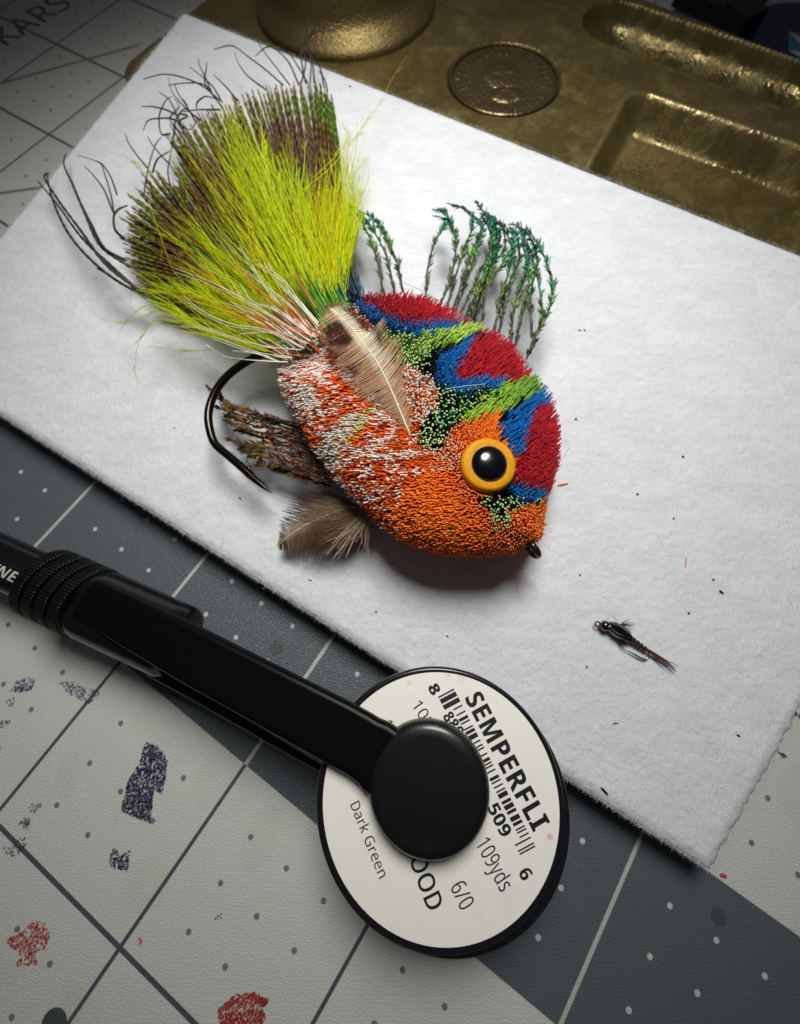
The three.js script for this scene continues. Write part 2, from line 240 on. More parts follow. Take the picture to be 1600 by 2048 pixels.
  const cm = cg.toNonIndexed(); cm.computeVertexNormals(); cm.translate(coinC[0], TRAY - 1.3, coinC[1]);
  part(coin, 'coin_disc', cm, S({ color: lin(0.20, 0.15, 0.07), roughness: 0.34, metalness: 0.85, bumpMap: relief, bumpScale: 0.0013 }));
}
// dark things on the mat beyond the tray
{
  const c = at(1606, 66, 1.6), r = 0.98 * at(1497, 72, 1.6).distanceTo(c), root = thing('round_lid', 'dark blue round lid with a pale blue and white emblem, top right corner', 'lid', V(c.x, 0, c.z));
  const prof = [[0, 0.1], [r, 0.1], [r, 1.2], [r - 0.5, 1.6], [0, 1.6]].map(([a, b]) => new THREE.Vector2(a, b)); const g = new THREE.LatheGeometry(prof, 64); g.translate(c.x, 0, c.z);
  part(root, 'lid_disc', g, S({ color: lin(0.004, 0.008, 0.035), roughness: 0.4 }));
  const flat = (pts, h) => { const s = new THREE.Shape(pts.map(([x, y]) => { const q = at(x, y, 1.6); return new THREE.Vector2(q.x, -q.z); })); const e = new THREE.ExtrudeGeometry(s, { depth: h, bevelEnabled: false }); e.rotateX(-Math.PI / 2); e.translate(0, 1.6, 0); return e; };
  part(root, 'emblem_field', flat([[1576, 68], [1640, 64], [1640, 112], [1577, 102]], 0.1), S({ color: lin(0.03, 0.15, 0.27), roughness: 0.5 }), { label: 'pale blue field of the emblem' });
  part(root, 'emblem_stroke', flat([[1577, 64], [1600, 76], [1640, 90], [1640, 98], [1596, 86]], 0.16), S({ color: lin(0.4, 0.42, 0.44), roughness: 0.5 }), { label: 'white stroke of the emblem' });
  part(root, 'emblem_stroke', flat([[1577, 102], [1640, 112], [1640, 124], [1600, 116]], 0.16), S({ color: lin(0.4, 0.42, 0.44), roughness: 0.5 }), { label: 'white stroke of the emblem' });
  const a = at(1360, -14, 3), b = at(1482, 38, 3), d = at(1536, -30, 3), st = thing('black_stand', 'black metal stand with a square foot, beyond the tray at the top edge', 'stand', V(b.x, 0, b.z));
  const bar = (p, q, w, h) => { const L = p.distanceTo(q), e = new THREE.BoxGeometry(L, h, w); e.rotateY(-Math.atan2(q.z - p.z, q.x - p.x)); const m = p.clone().add(q).multiplyScalar(0.5); e.translate(m.x, m.y, m.z); return e; };
  part(st, 'rail', bar(a, b, 5.5, 3), blackMetal); part(st, 'rail', bar(b.clone().setY(3.4), d.clone().setY(3.4), 4.5, 2.6), blackMetal);
  const ft = new THREE.BoxGeometry(7, 5.2, 7); ft.rotateY(0.5); ft.translate(b.x, 2.62, b.z); part(st, 'foot', ft, blackMetal);
}

// ---------------------------------------------------------------- white felt pad
{
  const X = (a, b, c, d) => { const A = a[0] * b[1] - a[1] * b[0], B = c[0] * d[1] - c[1] * d[0], D = (a[0] - b[0]) * (c[1] - d[1]) - (a[1] - b[1]) * (c[0] - d[0]); return [(A * (c[0] - d[0]) - (a[0] - b[0]) * B) / D, (A * (c[1] - d[1]) - (a[1] - b[1]) * B) / D]; };
  const TL = [365, 20], L1 = [0, 465], BL = [0, 830], BR = [1425, 1745], R1 = [1600, 1430], T1 = [1600, 505];
  const left = X(TL, L1, BL, BR), right = X(BR, R1, TL, T1).map((v) => v);
  // corners on the sheet (the right one cut short of the far vanishing lines)
  const C = [TL, left, BR].map((p) => atF(p[0], p[1], 0)); const tdir = atF(1600, 505, 0).sub(C[0]).normalize(), rdir = atF(1600, 1430, 0).sub(C[2]).normalize();
  // meet the far edge and the right edge
  const cr = (a, b) => a.x * b.z - a.z * b.x, dd = C[2].clone().sub(C[0]), s = cr(dd, rdir) / cr(tdir, rdir); C.push(C[0].clone().addScaledVector(tdir, s));
  const [cTL, cL, cBR, cR] = C, poly = [cTL, cL, cBR, cR].map((p) => [p.x, p.z]);
  const root = thing('felt_pad', 'white felt pad with a black backing, lying under the flies', 'felt pad', V(cBR.x, 0, cBR.z));
  const N = 300, M = 200, p = [], uv = [], idx = [];
  const pt = (u, v) => { const a = cL.clone().lerp(cBR, u), b = cTL.clone().lerp(cR, u); return a.lerp(b, v); };
  for (let j = 0; j <= M; j++) for (let i = 0; i <= N; i++) {
    const u = i / N, v = j / M, q = pt(u, v), e = Math.min(u * 150, (1 - u) * 150, v * 105, (1 - v) * 105);
    const edge = Math.min(i, N - i, j, M - j) === 0; q.y += 0.09 * (fbm(q.x * 1.1, q.z * 1.1, 3) - 0.45) - 0.5 * smooth(1.2, 0, e);
    if (edge) { const w = fbm(q.x * 1.7 + 9, q.z * 1.7, 3) - 0.45; q.x += w * 0.9; q.z += w * 0.9; }
    p.push(q.x, q.y, q.z); uv.push(q.x, q.z);
  }
  for (let j = 0; j < M; j++) for (let i = 0; i < N; i++) { const a = j * (N + 1) + i; idx.push(a, a + 1, a + N + 1, a + 1, a + N + 2, a + N + 1); }
  // side of the felt
  const ring = []; for (let i = 0; i <= N; i++) ring.push(i); for (let j = 1; j <= M; j++) ring.push(j * (N + 1) + N); for (let i = N - 1; i >= 0; i--) ring.push(M * (N + 1) + i); for (let j = M - 1; j > 0; j--) ring.push(j * (N + 1));
  const base = p.length / 3; ring.forEach((k) => { p.push(p[k * 3], p[k * 3 + 1] - 0.75, p[k * 3 + 2]); uv.push(p[k * 3] + 0.5, p[k * 3 + 2] + 0.5); });
  ring.forEach((k, i) => { const k2 = ring[(i + 1) % ring.length], a = base + i, b = base + (i + 1) % ring.length; idx.push(k, a, k2, k2, a, b); });
  const g = new THREE.BufferGeometry(); g.setAttribute('position', new THREE.BufferAttribute(new Float32Array(p), 3)); g.setAttribute('uv', new THREE.BufferAttribute(new Float32Array(uv), 2)); g.setIndex(idx); g.computeVertexNormals();
  const feltTex = grey(512, 512, (u, v) => 0.4 * vnoise(u * 20, v * 20, 20) + 0.35 * vnoise(u * 60, v * 30, 30) + 0.25 * vnoise(u * 120, v * 120, 120));
  const feltCol = canvas(512, 512, (c) => { const im = c.createImageData(512, 512); for (let y = 0; y < 512; y++) for (let x = 0; x < 512; x++) { const u = x / 512, v = y / 512, t = 236 + 19 * (0.5 * vnoise(u * 14, v * 30, 1e9) + 0.5 * vnoise(u * 50, v * 110, 1e9)), o = (y * 512 + x) * 4; im.data[o] = t; im.data[o + 1] = t; im.data[o + 2] = t; im.data[o + 3] = 255; } c.putImageData(im, 0, 0); });
  const feltMat = P({ map: tex(feltCol, true, [1 / 60, 1 / 60]), color: lin(0.715, 0.735, 0.765), roughness: 0.95, bumpMap: rep(feltTex, 1 / 13, 1 / 13), bumpScale: 0.00012, sheen: 0.25, sheenColor: lin(1, 1, 1), sheenRoughness: 0.6 });
  part(root, 'felt_sheet', g, feltMat);
  // black backing: a sheet under the felt, a hair smaller
  const bp = [], bi = []; const bq = [cTL, cL, cBR, cR].map((q) => { const m = pt(0.5, 0.5); return q.clone().lerp(m, 0.0045); });
  const top = bq.map((q) => V(q.x, q.y - 1.15, q.z)), bot = [[0, 1.0], [1, 3.1], [2, 3.1], [3, 1.0]].map(([i, d]) => V(bq[i].x, bq[i].y - d - 2.4, bq[i].z));
  const bb = new MB(), kk = lin(0.006, 0.006, 0.007); bb.quad(top[0], top[1], top[2], top[3], kk); bb.quad(bot[3], bot[2], bot[1], bot[0], kk); for (let i = 0; i < 4; i++) { const j = (i + 1) % 4; bb.quad(top[i], bot[i], bot[j], top[j], kk); }
  part(root, 'backing', bb.geo(), S({ vertexColors: true, roughness: 0.9, side: THREE.DoubleSide }), { label: 'black backing sheet' });
  // loose fibres standing out of the surface
  const fib = []; for (let k = 0; k < 5; k++) { const m = new MB(), L = 0.28 + 0.12 * k, c = curve([V(-L, 0, 0), V(-L * 0.3, 0.12 + 0.05 * rnd(), rr(-0.2, 0.2)), V(L * 0.4, 0.1 + 0.08 * rnd(), rr(-0.25, 0.25)), V(L, rr(0.0, 0.16), rr(-0.3, 0.3))], 5); m.tube(c, [0.007, 0.010, 0.011, 0.011, 0.010, 0.007], lin(1, 1, 1), 3); const gg = m.geo(); gg.deleteAttribute('color'); gg.scale(MM, MM, MM); fib.push(gg); }
  const fibMat = P({ color: lin(0.92, 0.93, 0.94), roughness: 0.28, transmission: 0.3, thickness: 0 }); const o = root.userData.o, mx = new THREE.Matrix4(), qt = new THREE.Quaternion(), e = new THREE.Euler();
  fib.forEach((fg, k) => {
    const n = 4600, im = new THREE.InstancedMesh(fg, fibMat, n); im.name = 'felt_fibre'; im.userData.kind = 'stuff';
    for (let i = 0; i < n; i++) {
      const edge = i < 2300; let u = rnd(), v = rnd();
      if (!edge) { v = Math.pow(rnd(), 1.25); } else { const s = rnd(); if (s < 0.5) v = 0; else if (s < 0.75) u = 1; else if (s < 0.9) v = 1; else u = 0; }
      const q = pt(u, v); q.y += edge ? rr(-0.55, -0.1) : rr(-0.07, 0.0); e.set(edge ? rr(-0.3, 0.3) : rr(-0.12, 0.12), rr(0, 6.28), rr(-0.12, 0.12)); qt.setFromEuler(e); const sc = rr(0.5, 1.15) * (edge ? 0.7 : 1);
      mx.compose(V((q.x - o.x) * MM, (q.y - o.y) * MM, (q.z - o.z) * MM), qt, V(sc, sc, sc)); im.setMatrixAt(i, mx);
    }
    im.castShadow = im.receiveShadow = true; root.add(im);
  });
}


// ---------------------------------------------------------------- the fish-shaped fly
{
  const z1 = (q) => zm(520, 540, 0.4, q), ZMID = 7.6, HH = 7.6;
  const outline = z1([[480, 115], [560, 112], [650, 106], [740, 100], [860, 125], [960, 180], [1045, 240], [1110, 268], [1200, 300], [1290, 380], [1350, 470], [1385, 520], [1425, 550], [1465, 610], [1500, 720], [1512, 800], [1512, 880], [1500, 980], [1472, 1070], [1442, 1140], [1432, 1200], [1418, 1300], [1402, 1350], [1345, 1375], [1305, 1395], [1262, 1428], [1150, 1440], [1000, 1440], [880, 1430], [770, 1390], [700, 1360], [600, 1290], [520, 1200], [440, 1130], [370, 1060], [320, 980], [250, 890], [190, 770], [130, 670], [85, 580], [80, 500], [150, 440], [250, 380], [330, 300], [400, 200]]);
  const mid = atF(...z1([[700, 700]])[0], 0);
  const root = thing('fish_fly', 'large fish shaped fly of trimmed coloured hair with a yellow ringed eye', 'fishing fly', mid);
  const surfH = (px, py) => { const e = clamp(edgeDist(px, py, outline) / 175); return ZMID + HH * Math.sqrt(Math.max(0, 1 - (1 - e) ** 2)); };
  const axis = z1([[300, 400], [600, 640], [950, 900], [1330, 1300]]);
  const axisAt = (px, py) => { let best = 1e9, b = 0; for (let k = 0; k <= 60; k++) { const q = along(axis, k / 60), d = (q[0] - px) ** 2 + (q[1] - py) ** 2; if (d < best) { best = d; b = k / 60; } } return b; };
  // coloured regions, tested in order
  const C = { red: lin(0.38, 0.008, 0.016), redT: lin(0.55, 0.022, 0.034), blue: lin(0.003, 0.105, 0.40), blueT: lin(0.012, 0.20, 0.60), black: lin(0.004, 0.005, 0.007), orange: lin(0.78, 0.12, 0.006), orangeT: lin(0.95, 0.22, 0.02), peach: lin(0.92, 0.38, 0.16), white: lin(0.86, 0.72, 0.66), cream: lin(0.70, 0.66, 0.56), lime: lin(0.36, 0.60, 0.015), limeT: lin(0.56, 0.80, 0.08), green: lin(0.05, 0.22, 0.02), greenT: lin(0.16, 0.40, 0.05), dk: lin(0.004, 0.018, 0.007), dot: lin(0.50, 0.66, 0.30), rust: lin(0.56, 0.075, 0.008), wine: lin(0.36, 0.015, 0.018), teal: lin(0.12, 0.55, 0.33) };
  const REG = [
    ['blue', [[1280, 1050], [1350, 1068], [1450, 1105], [1450, 1140], [1330, 1148], [1280, 1130], [1245, 1085]]],
    ['red', [[1460, 635], [1530, 720], [1530, 880], [1520, 980], [1480, 1080], [1440, 1112], [1350, 1072], [1280, 1045], [1270, 930], [1330, 905], [1350, 780], [1390, 690]]],
    ['blue', [[1360, 620], [1450, 590], [1475, 640], [1400, 685], [1352, 780], [1332, 905], [1270, 925], [1238, 850], [1220, 765], [1290, 685]]],
    ['lime', [[1240, 560], [1380, 520], [1430, 545], [1410, 590], [1300, 640], [1200, 690], [1080, 745], [1020, 752], [1005, 710], [1100, 650]]],
    ['black', [[1420, 590], [1470, 605], [1440, 625], [1350, 630], [1290, 690], [1225, 760], [1240, 850], [1215, 850], [1195, 770], [1210, 715], [1300, 650]]],
    ['black', [[1170, 1110], [1270, 1030], [1280, 1125], [1320, 1150], [1140, 1142]]],
    ['dots', [[1085, 1145], [1200, 1130], [1300, 1150], [1430, 1128], [1425, 1150], [1290, 1192], [1190, 1220], [1110, 1185]]],
    ['red', [[480, 100], [560, 90], [740, 80], [860, 110], [960, 160], [1055, 240], [960, 242], [850, 258], [790, 252], [700, 242], [600, 192], [530, 162]]],
    ['blue', [[400, 60], [480, 100], [530, 160], [600, 190], [700, 240], [850, 258], [1010, 238], [1020, 262], [920, 292], [820, 308], [700, 295], [600, 258], [520, 205]]],
    ['black', [[520, 205], [600, 258], [700, 295], [820, 308], [700, 322], [590, 310], [540, 260]]],
    ['lime2', [[560, 270], [620, 310], [700, 320], [830, 315], [1000, 262], [1120, 275], [1080, 308], [960, 345], [870, 375], [800, 440], [760, 470], [700, 440], [600, 380]]],
    ['red', [[1080, 325], [1200, 280], [1300, 380], [1370, 480], [1390, 525], [1300, 545], [1230, 532], [1100, 522], [1020, 540], [980, 490], [1030, 420]]],
    ['blue', [[900, 400], [960, 420], [1060, 312], [1095, 322], [1040, 420], [985, 490], [1015, 535], [1150, 520], [1245, 530], [1225, 572], [1090, 592], [1000, 605], [930, 592], [900, 520]]],
    ['black', [[870, 375], [960, 345], [1080, 305], [1160, 280], [1180, 310], [1080, 330], [1000, 365], [930, 425], [900, 520], [930, 600], [870, 560], [850, 450]]],
    ['dots', [[790, 440], [860, 375], [860, 460], [880, 560], [930, 600], [1100, 598], [1230, 575], [1245, 600], [1100, 645], [1005, 700], [1000, 745], [930, 830], [905, 890], [850, 895], [785, 860], [785, 770], [890, 700], [900, 600], [850, 520], [770, 500]]],
    ['orange', [[1000, 750], [1080, 740], [1200, 690], [1230, 780], [1260, 900], [1330, 1100], [1500, 1130], [1500, 1500], [900, 1500], [700, 1380], [620, 1240], [760, 1060], [850, 960], [860, 890], [930, 840]]],
    ['pink', [[740, 470], [800, 440], [850, 520], [900, 600], [890, 700], [785, 770], [760, 690], [730, 560]]],
    ['stripe', [[430, 720], [545, 700], [470, 800], [420, 900], [390, 1000], [300, 1010], [250, 930], [330, 830]]],
    ['limestreak', [[535, 700], [575, 710], [480, 800], [440, 880], [400, 890], [440, 810]]],
  ].map(([k, q]) => [k, z1(q)]);
  const region = (x, y) => { for (const [k, q] of REG) if (inPoly(x, y, q)) return k; if (x * 0.83 - y * 0.56 < 0.83 * 790 - 0.56 * 690 - 20) return 'mix'; let best = 1e9, n = 'mix'; for (const [k, q] of REG) { const d = edgeDist(x, y, q); if (d < best) { best = d; n = k; } } return n; };
  const NAMES = { red: 'dark red trimmed hair', blue: 'bright blue trimmed hair', black: 'black trimmed hair', orange: 'orange trimmed hair of the head and belly', lime: 'lime green trimmed hair', lime2: 'green hair with pale cut tips', dots: 'dark green hair with pale cut tips', pink: 'pale pink and orange hair beside the feather', stripe: 'cream hair band across the belly', limestreak: 'thin lime streak in the belly hair', mix: 'mixed white and orange hair of the flank' };
  const bodies = {}, mb = (k) => (bodies[k] ??= new MB());
  const eyeC = [976, 930], ridge = [[690, 610], [790, 690], [885, 865], [960, 960], [1010, 1030], [1045, 1062]], tailward = atF(560, 640, 0).sub(atF(900, 960, 0)).normalize(), ridgeAt = (px, py) => { let best = 1e9, b = null; for (let k = 0; k <= 50; k++) { const q = along(ridge, k / 50), d = (q[0] - px) ** 2 + (q[1] - py) ** 2; if (d < best) { best = d; b = q; } } return b; };
  function hair(px, py, h, kIn) {
    const jx = px + gauss() * 8.5, jy = py + gauss() * 8.5; let k = kIn ?? region(jx, jy);
    const tip = atF(px, py, h), rq = ridgeAt(px, py), out = atF(px, py, 0).sub(atF(rq[0], rq[1], 0)), od = Math.hypot(px - rq[0], py - rq[1]), full = 99; out.normalize();
    const lowSide = k === 'mix' || k === 'orange' || k === 'stripe' || k === 'limestreak' || k === 'pink', tilt = (lowSide ? 1.08 : 0.95) * Math.pow(clamp(od / (lowSide ? 105 : 120)), 0.75), dir = FN.clone().multiplyScalar(Math.cos(tilt)).addScaledVector(out, Math.sin(tilt));
    if (lowSide) dir.addScaledVector(tailward, 0.38 * smooth(20, 90, od) * smooth(1060, 900, px)); const drop = clamp((ZMID + 2 - h) / (ZMID + 2)); dir.addScaledVector(FN, -0.75 * drop); const js = k === 'red' || k === 'blue' ? 0.15 : 0.11; dir.normalize(); dir.x += gauss() * js; dir.y += gauss() * js; dir.z += gauss() * js; dir.normalize();
    let L = Math.min(full * 0.72, rr(3.4, 4.8)), r0 = 0.075, r1 = 0.105, c0, c1, c2, frac = 0.72, cc; tip.addScaledVector(dir, gauss() * 0.28 + (rnd() < 0.05 ? rr(0, 0.5) : 0));
    const cl = fbm(px * 0.028, py * 0.028, 3), n2 = vnoise(px * 0.05 + 40, py * 0.05);
    if (k === 'orange' && ((px - 1040) ** 2 + (py - 975) ** 2 < 26000) && cl > 0.68 && py > 1000) k = 'dots';
    if ((k === 'blue' || k === 'lime' || k === 'lime2') && rnd() < 0.10) k = 'black';
    switch (k) {
      case 'red': c0 = C.red; c1 = vary(C.red, 0.35); c2 = vary(C.redT, 0.32); r0 = 0.07; r1 = 0.088; cc = mixc(c2, lin(0.75, 0.2, 0.2), rnd() < 0.12 ? 0.4 : 0.04); break;
      case 'blue': c0 = C.blue; c1 = vary(C.blue, 0.3); c2 = vary(C.blueT, 0.25); r0 = 0.07; r1 = 0.088; cc = mixc(c2, lin(0.3, 0.6, 0.85), rnd() < 0.15 ? 0.5 : 0.05); break;
      case 'black': c0 = c1 = c2 = C.black; r0 = 0.06; r1 = 0.07; cc = rnd() < 0.06 ? C.dot : lin(0.012, 0.016, 0.02); tip.addScaledVector(dir, -0.5); break;
      case 'lime': { const f = rnd(), z = clamp((px - 930) / 140); c0 = C.green; c1 = mixc(C.lime, C.greenT, z * 0.8 + 0.2 * f); c2 = mixc(C.limeT, C.greenT, z * 0.85); cc = mixc(c2, C.dot, 0.3); r1 = 0.1; break; }
      case 'lime2': { const z = clamp((px - 780) / 160); c0 = C.dk; c1 = mixc(C.green, C.lime, z * 0.8 + 0.15 * cl); c2 = mixc(mixc(C.greenT, C.dot, 0.35), C.limeT, z); cc = mixc(C.dot, C.limeT, 0.25 * rnd()); if (rnd() < 0.22) { c1 = C.lime; c2 = C.limeT; } r1 = 0.12; frac = 0.8; break; }
      case 'dots': { c0 = C.dk; c1 = vary(C.dk, 0.5); c2 = mixc(C.dk, C.green, 0.35 * rnd()); cc = rnd() < 0.8 ? vary(C.dot, 0.25) : C.greenT; r0 = 0.08; r1 = 0.14; frac = 0.82; const tl = Math.hypot(px - 896, py - 838) < 26 && rnd() < 0.35; if (tl) { c2 = mixc(C.teal, C.green, 0.5); cc = C.teal; } if (rnd() < 0.12) tip.addScaledVector(dir, -1); if (py > 985) { cc = mixc(C.dot, C.greenT, rnd() * 0.7); } break; }
      case 'orange': { c0 = C.rust; c1 = vary(C.orange, 0.2); c2 = vary(C.orangeT, 0.18); cc = mixc(C.orangeT, C.peach, rr(0, 0.5)); r1 = 0.1; if (py > 1010 && cl > 0.735) { c2 = C.greenT; cc = mixc(C.greenT, C.dot, 0.3); }
        const m = clamp((1.4 * cl - 0.25) * (1 - smooth(700, 850, px)) + (Math.hypot(px - 880, py - 900) < 45 ? 0.4 : 0)); if (rnd() < m) { c2 = C.white; cc = mixc(C.white, C.peach, 0.3); } break; }
      case 'pink': { if (rnd() < 0.68) { c0 = C.rust; c1 = mixc(C.white, C.orange, 0.5 * n2); c2 = mixc(C.white, C.cream, rnd()); cc = c2; } else { c0 = C.rust; c1 = C.orange; c2 = C.orangeT; cc = C.peach; } r1 = 0.125; break; }
      case 'stripe': { c0 = mixc(C.cream, C.rust, 0.35); c1 = C.cream; c2 = vary(C.cream, 0.15); cc = C.cream; if (rnd() < 0.14) { c1 = C.orange; c2 = C.orangeT; cc = C.orangeT; } break; }
      case 'limestreak': { c0 = C.green; c1 = C.lime; c2 = C.limeT; cc = C.limeT; if (rnd() < 0.25) { c1 = c2 = cc = C.cream; } break; }
      default: { // white and orange in clumps, some wine red deep down
        const cb = fbm(px * 0.045 + 9, py * 0.075, 2), w = 0.47 + 2.6 * (cb - 0.40) + 0.3 * smooth(670, 570, px) * smooth(900, 760, py) + 0.42 * smooth(690, 575, px) * smooth(900, 720, py) - 0.12 * smooth(640, 800, px);
        c0 = rnd() < 0.4 ? C.wine : C.rust; if (rnd() < w) { c1 = mixc(C.white, C.orange, 0.25 * rnd()); c2 = mixc(C.white, C.cream, rnd() * 0.5); cc = c2; r1 = 0.112; } else { c1 = vary(rnd() < 0.12 ? C.wine : C.orange, 0.25); c2 = vary(rnd() < 0.1 ? C.wine : C.orange, 0.2); cc = mixc(c2, C.peach, 0.35); }
        frac = rr(0.5, 0.8); L *= 1.15; k = 'mix';
      }
    }
    const base = tip.clone().addScaledVector(dir, -L), bend = V(gauss(), gauss(), gauss()).multiplyScalar(0.12), m1 = base.clone().lerp(tip, frac).add(bend);
    mb(k).tube([base, m1, base.clone().lerp(tip, frac + 0.06).addScaledVector(bend, 0.8), tip], [r0, (r0 + r1) / 2, r1, r1 * (k === 'red' || k === 'blue' ? 0.72 : 0.95)], [c0, c1, c2, c2], 5, { cap: k === 'red' ? 0.9 : 0.55, capCol: cc });
  }
  const [bx0, by0, bx1, by1] = [540, 575, 1130, 1122]; const step = 4.5;
  for (let y = by0; y < by1; y += step * 0.866) for (let x = bx0 + ((Math.round((y - by0) / (step * 0.866)) & 1) ? step / 2 : 0); x < bx1; x += step) {
    const px = x + rr(-1.8, 1.8), py = y + rr(-1.8, 1.8); if (!inPoly(px, py, outline)) continue;
    if (Math.hypot(px - eyeC[0], py - eyeC[1]) < 50) continue;
    const k = region(px, py); if ((k === 'dots') && rnd() < 0.56) continue; if ((k === 'lime2' || k === 'lime' || k === 'pink') && rnd() < 0.3) continue;
    if ((k === 'mix' || k === 'orange' || k === 'stripe') && rnd() < 0.12) continue;
    hair(px, py, surfH(px, py));
  }
  // the flank below the widest line, seen only at the rim
  for (let i = 0; i < 2300; i++) { const q = along([...outline, outline[0]], rnd()), c = along(axis, axisAt(...q)), f = rr(0.0, 0.10), h = ZMID * rr(0.1, 1); hair(q[0] + (c[0] - q[0]) * (f + 0.22 * (1 - h / ZMID) ** 2), q[1] + (c[1] - q[1]) * (f + 0.22 * (1 - h / ZMID) ** 2), h); }
  for (const [k, m] of Object.entries(bodies)) part(root, 'trimmed_hair', m.geo(), hairMat, { label: NAMES[k], stuff: true });
  // dense core the hair is packed on
  {
    const N = 84, M = 78, g = new THREE.BufferGeometry(), p = [], col = [], idx = [], id = new Map(), cols = { red: C.red, blue: C.blue, black: C.black, lime: C.green, lime2: C.green, dots: C.dk, orange: C.rust, pink: C.rust, stripe: C.rust, limestreak: C.green, mix: C.rust };
    const cxy = [830, 850];
    for (const side of [1, -1]) for (let j = 0; j <= M; j++) for (let i = 0; i <= N; i++) {
      const x = bx0 + (bx1 - bx0) * i / N, y = by0 + (by1 - by0) * j / M; if (!inPoly(x, y, outline)) continue; const d = edgeDist(x, y, outline); if (d < 14) continue;
      const e = clamp((d - 14) / 165), hh = (HH - 2.0) * Math.sqrt(1 - (1 - e) ** 2); const q = atF(x, y, ZMID + hh); if (side < 0) q.y -= 2 * hh;
      id.set(side * 1e5 + j * (N + 1) + i, p.length / 3); p.push(q.x, q.y, q.z); const c = cols[region(x, y)]; col.push(c.r * 0.8, c.g * 0.8, c.b * 0.8);
    }
    for (const side of [1, -1]) for (let j = 0; j < M; j++) for (let i = 0; i < N; i++) { const a = j * (N + 1) + i, v = [a, a + 1, a + N + 1, a + N + 2].map((k) => id.get(side * 1e5 + k)); if (v.some((k) => k === undefined)) continue; side > 0 ? idx.push(v[0], v[2], v[1], v[1], v[2], v[3]) : idx.push(v[0], v[1], v[2], v[1], v[3], v[2]); }
    g.setAttribute('position', new THREE.BufferAttribute(new Float32Array(p), 3)); g.setAttribute('color', new THREE.BufferAttribute(new Float32Array(col), 3)); g.setIndex(idx); g.computeVertexNormals();
    part(root, 'hair_core', g, softMat);
  }
  // the eye: a yellow moulded ring with a domed glossy pupil
  {
    const h = surfH(...eyeC) + 0.35, c = atF(...eyeC, h), nrm = FN.clone().add(V(0.10, 0, 0.05)).normalize(), R = 0.5 * atF(eyeC[0] - 56, eyeC[1], h).distanceTo(atF(eyeC[0] + 56, eyeC[1], h)), q = new THREE.Quaternion().setFromUnitVectors(V(0, 1, 0), nrm);
    const lathe = (pr, n = 72) => { const g = new THREE.LatheGeometry(new THREE.SplineCurve(pr.map(([a, b]) => new THREE.Vector2(a * R, b * R))).getPoints(40), n); g.applyQuaternion(q); g.translate(c.x, c.y, c.z); return g; };
    const ringTex = grey(128, 128, (u, v) => 0.75 + 0.25 * vnoise(u * 12, v * 12, 12));
    const ring = part(root, 'eye', lathe([[0.60, -0.5], [0.86, -0.42], [0.985, -0.2], [1.0, -0.02], [0.975, 0.08], [0.91, 0.145], [0.79, 0.17], [0.645, 0.17], [0.60, 0.17]]), P({ color: lin(0.76, 0.335, 0.003), map: rep(ringTex, 3, 1), roughness: 0.5, specularIntensity: 0.35 }), { label: 'yellow eye ring' });
    part(root, 'pupil', lathe([[0.645, 0.15], [0.64, 0.225], [0.58, 0.31], [0.44, 0.41], [0.25, 0.47], [0.08, 0.49], [0, 0.492]]), P({ color: lin(0.003, 0.003, 0.004), roughness: 0.2, clearcoat: 0.5, clearcoatRoughness: 0.1 }), { parent: ring, label: 'domed glossy black pupil' });
  }
  // hook: bend and point at the tail, eye at the mouth
  {
    const hp = zm(380, 680, 0.2625, [[620, 90], [540, 115], [460, 150], [330, 235], [235, 330], [172, 440], [140, 560], [150, 680], [190, 790], [290, 880], [400, 975], [470, 1040], [540, 1100], [590, 1138], [632, 1167]]);
    const pts = curve(hp.map(([x, y], i) => atF(x, y, ZMID - 0.5 - 0.1 * i)), 60), m = new MB(); m.tube(pts, pts.map((_, i) => (i < 46 ? 0.6 : 0.6 * Math.pow((60 - i) / 14, 0.75) + 0.012)), lin(1, 1, 1), 14); const g = m.geo(); g.deleteAttribute('color');
    const hk = part(root, 'hook', g, hookMat); const b0 = atF(...zm(380, 680, 0.2625, [[455, 1000]])[0], ZMID - 1.6), b1 = atF(...zm(380, 680, 0.2625, [[428, 905]])[0], ZMID - 1.4), mbb = new MB(); mbb.tube([b0, b0.clone().lerp(b1, 0.5), b1], [0.3, 0.19, 0.02], lin(1, 1, 1), 8); const bg = mbb.geo(); bg.deleteAttribute('color'); part(root, 'hook_barb', bg, hookMat, { parent: hk });
    const ec = atF(1063, 1097, ZMID - 0.3), ax = atF(1068, 1101, ZMID - 1).sub(atF(1038, 1066, ZMID - 1)).normalize(), tg = new THREE.TorusGeometry(1.15, 0.46, 14, 40), bas = new THREE.Matrix4().makeBasis(ax, FN, ax.clone().cross(FN)); tg.applyMatrix4(bas); tg.translate(ec.x, ec.y, ec.z); part(root, 'hook_eye', tg, S({ color: lin(0.09, 0.065, 0.05), roughness: 0.2, metalness: 0.85 }), { label: 'dark metal hook eye at the mouth' });
  }
  // dorsal and anal fins of herl: a curved stem with short flues
  function herl(path, h0, h1, cols, lenF, name, arch = 0, thin = 1) {
    const n = path.length - 1, pts = curve(path.map(([x, y], i) => atF(x, y, h0 + (h1 - h0) * i / n + arch * Math.sin(Math.PI * i / n))), 70), m = new MB(), N = pts.length - 1, up = FN;
    const colAt = (t) => cols(t);
    m.tube(pts, pts.map((_, i) => 0.15 * (1 - 0.6 * i / N)), pts.map((_, i) => colAt(i / N).clone().multiplyScalar(0.5)), 4);
    let L = 0; for (let i = 1; i <= N; i++) L += pts[i].distanceTo(pts[i - 1]); const stepN = Math.max(60, Math.round(L / 0.1));
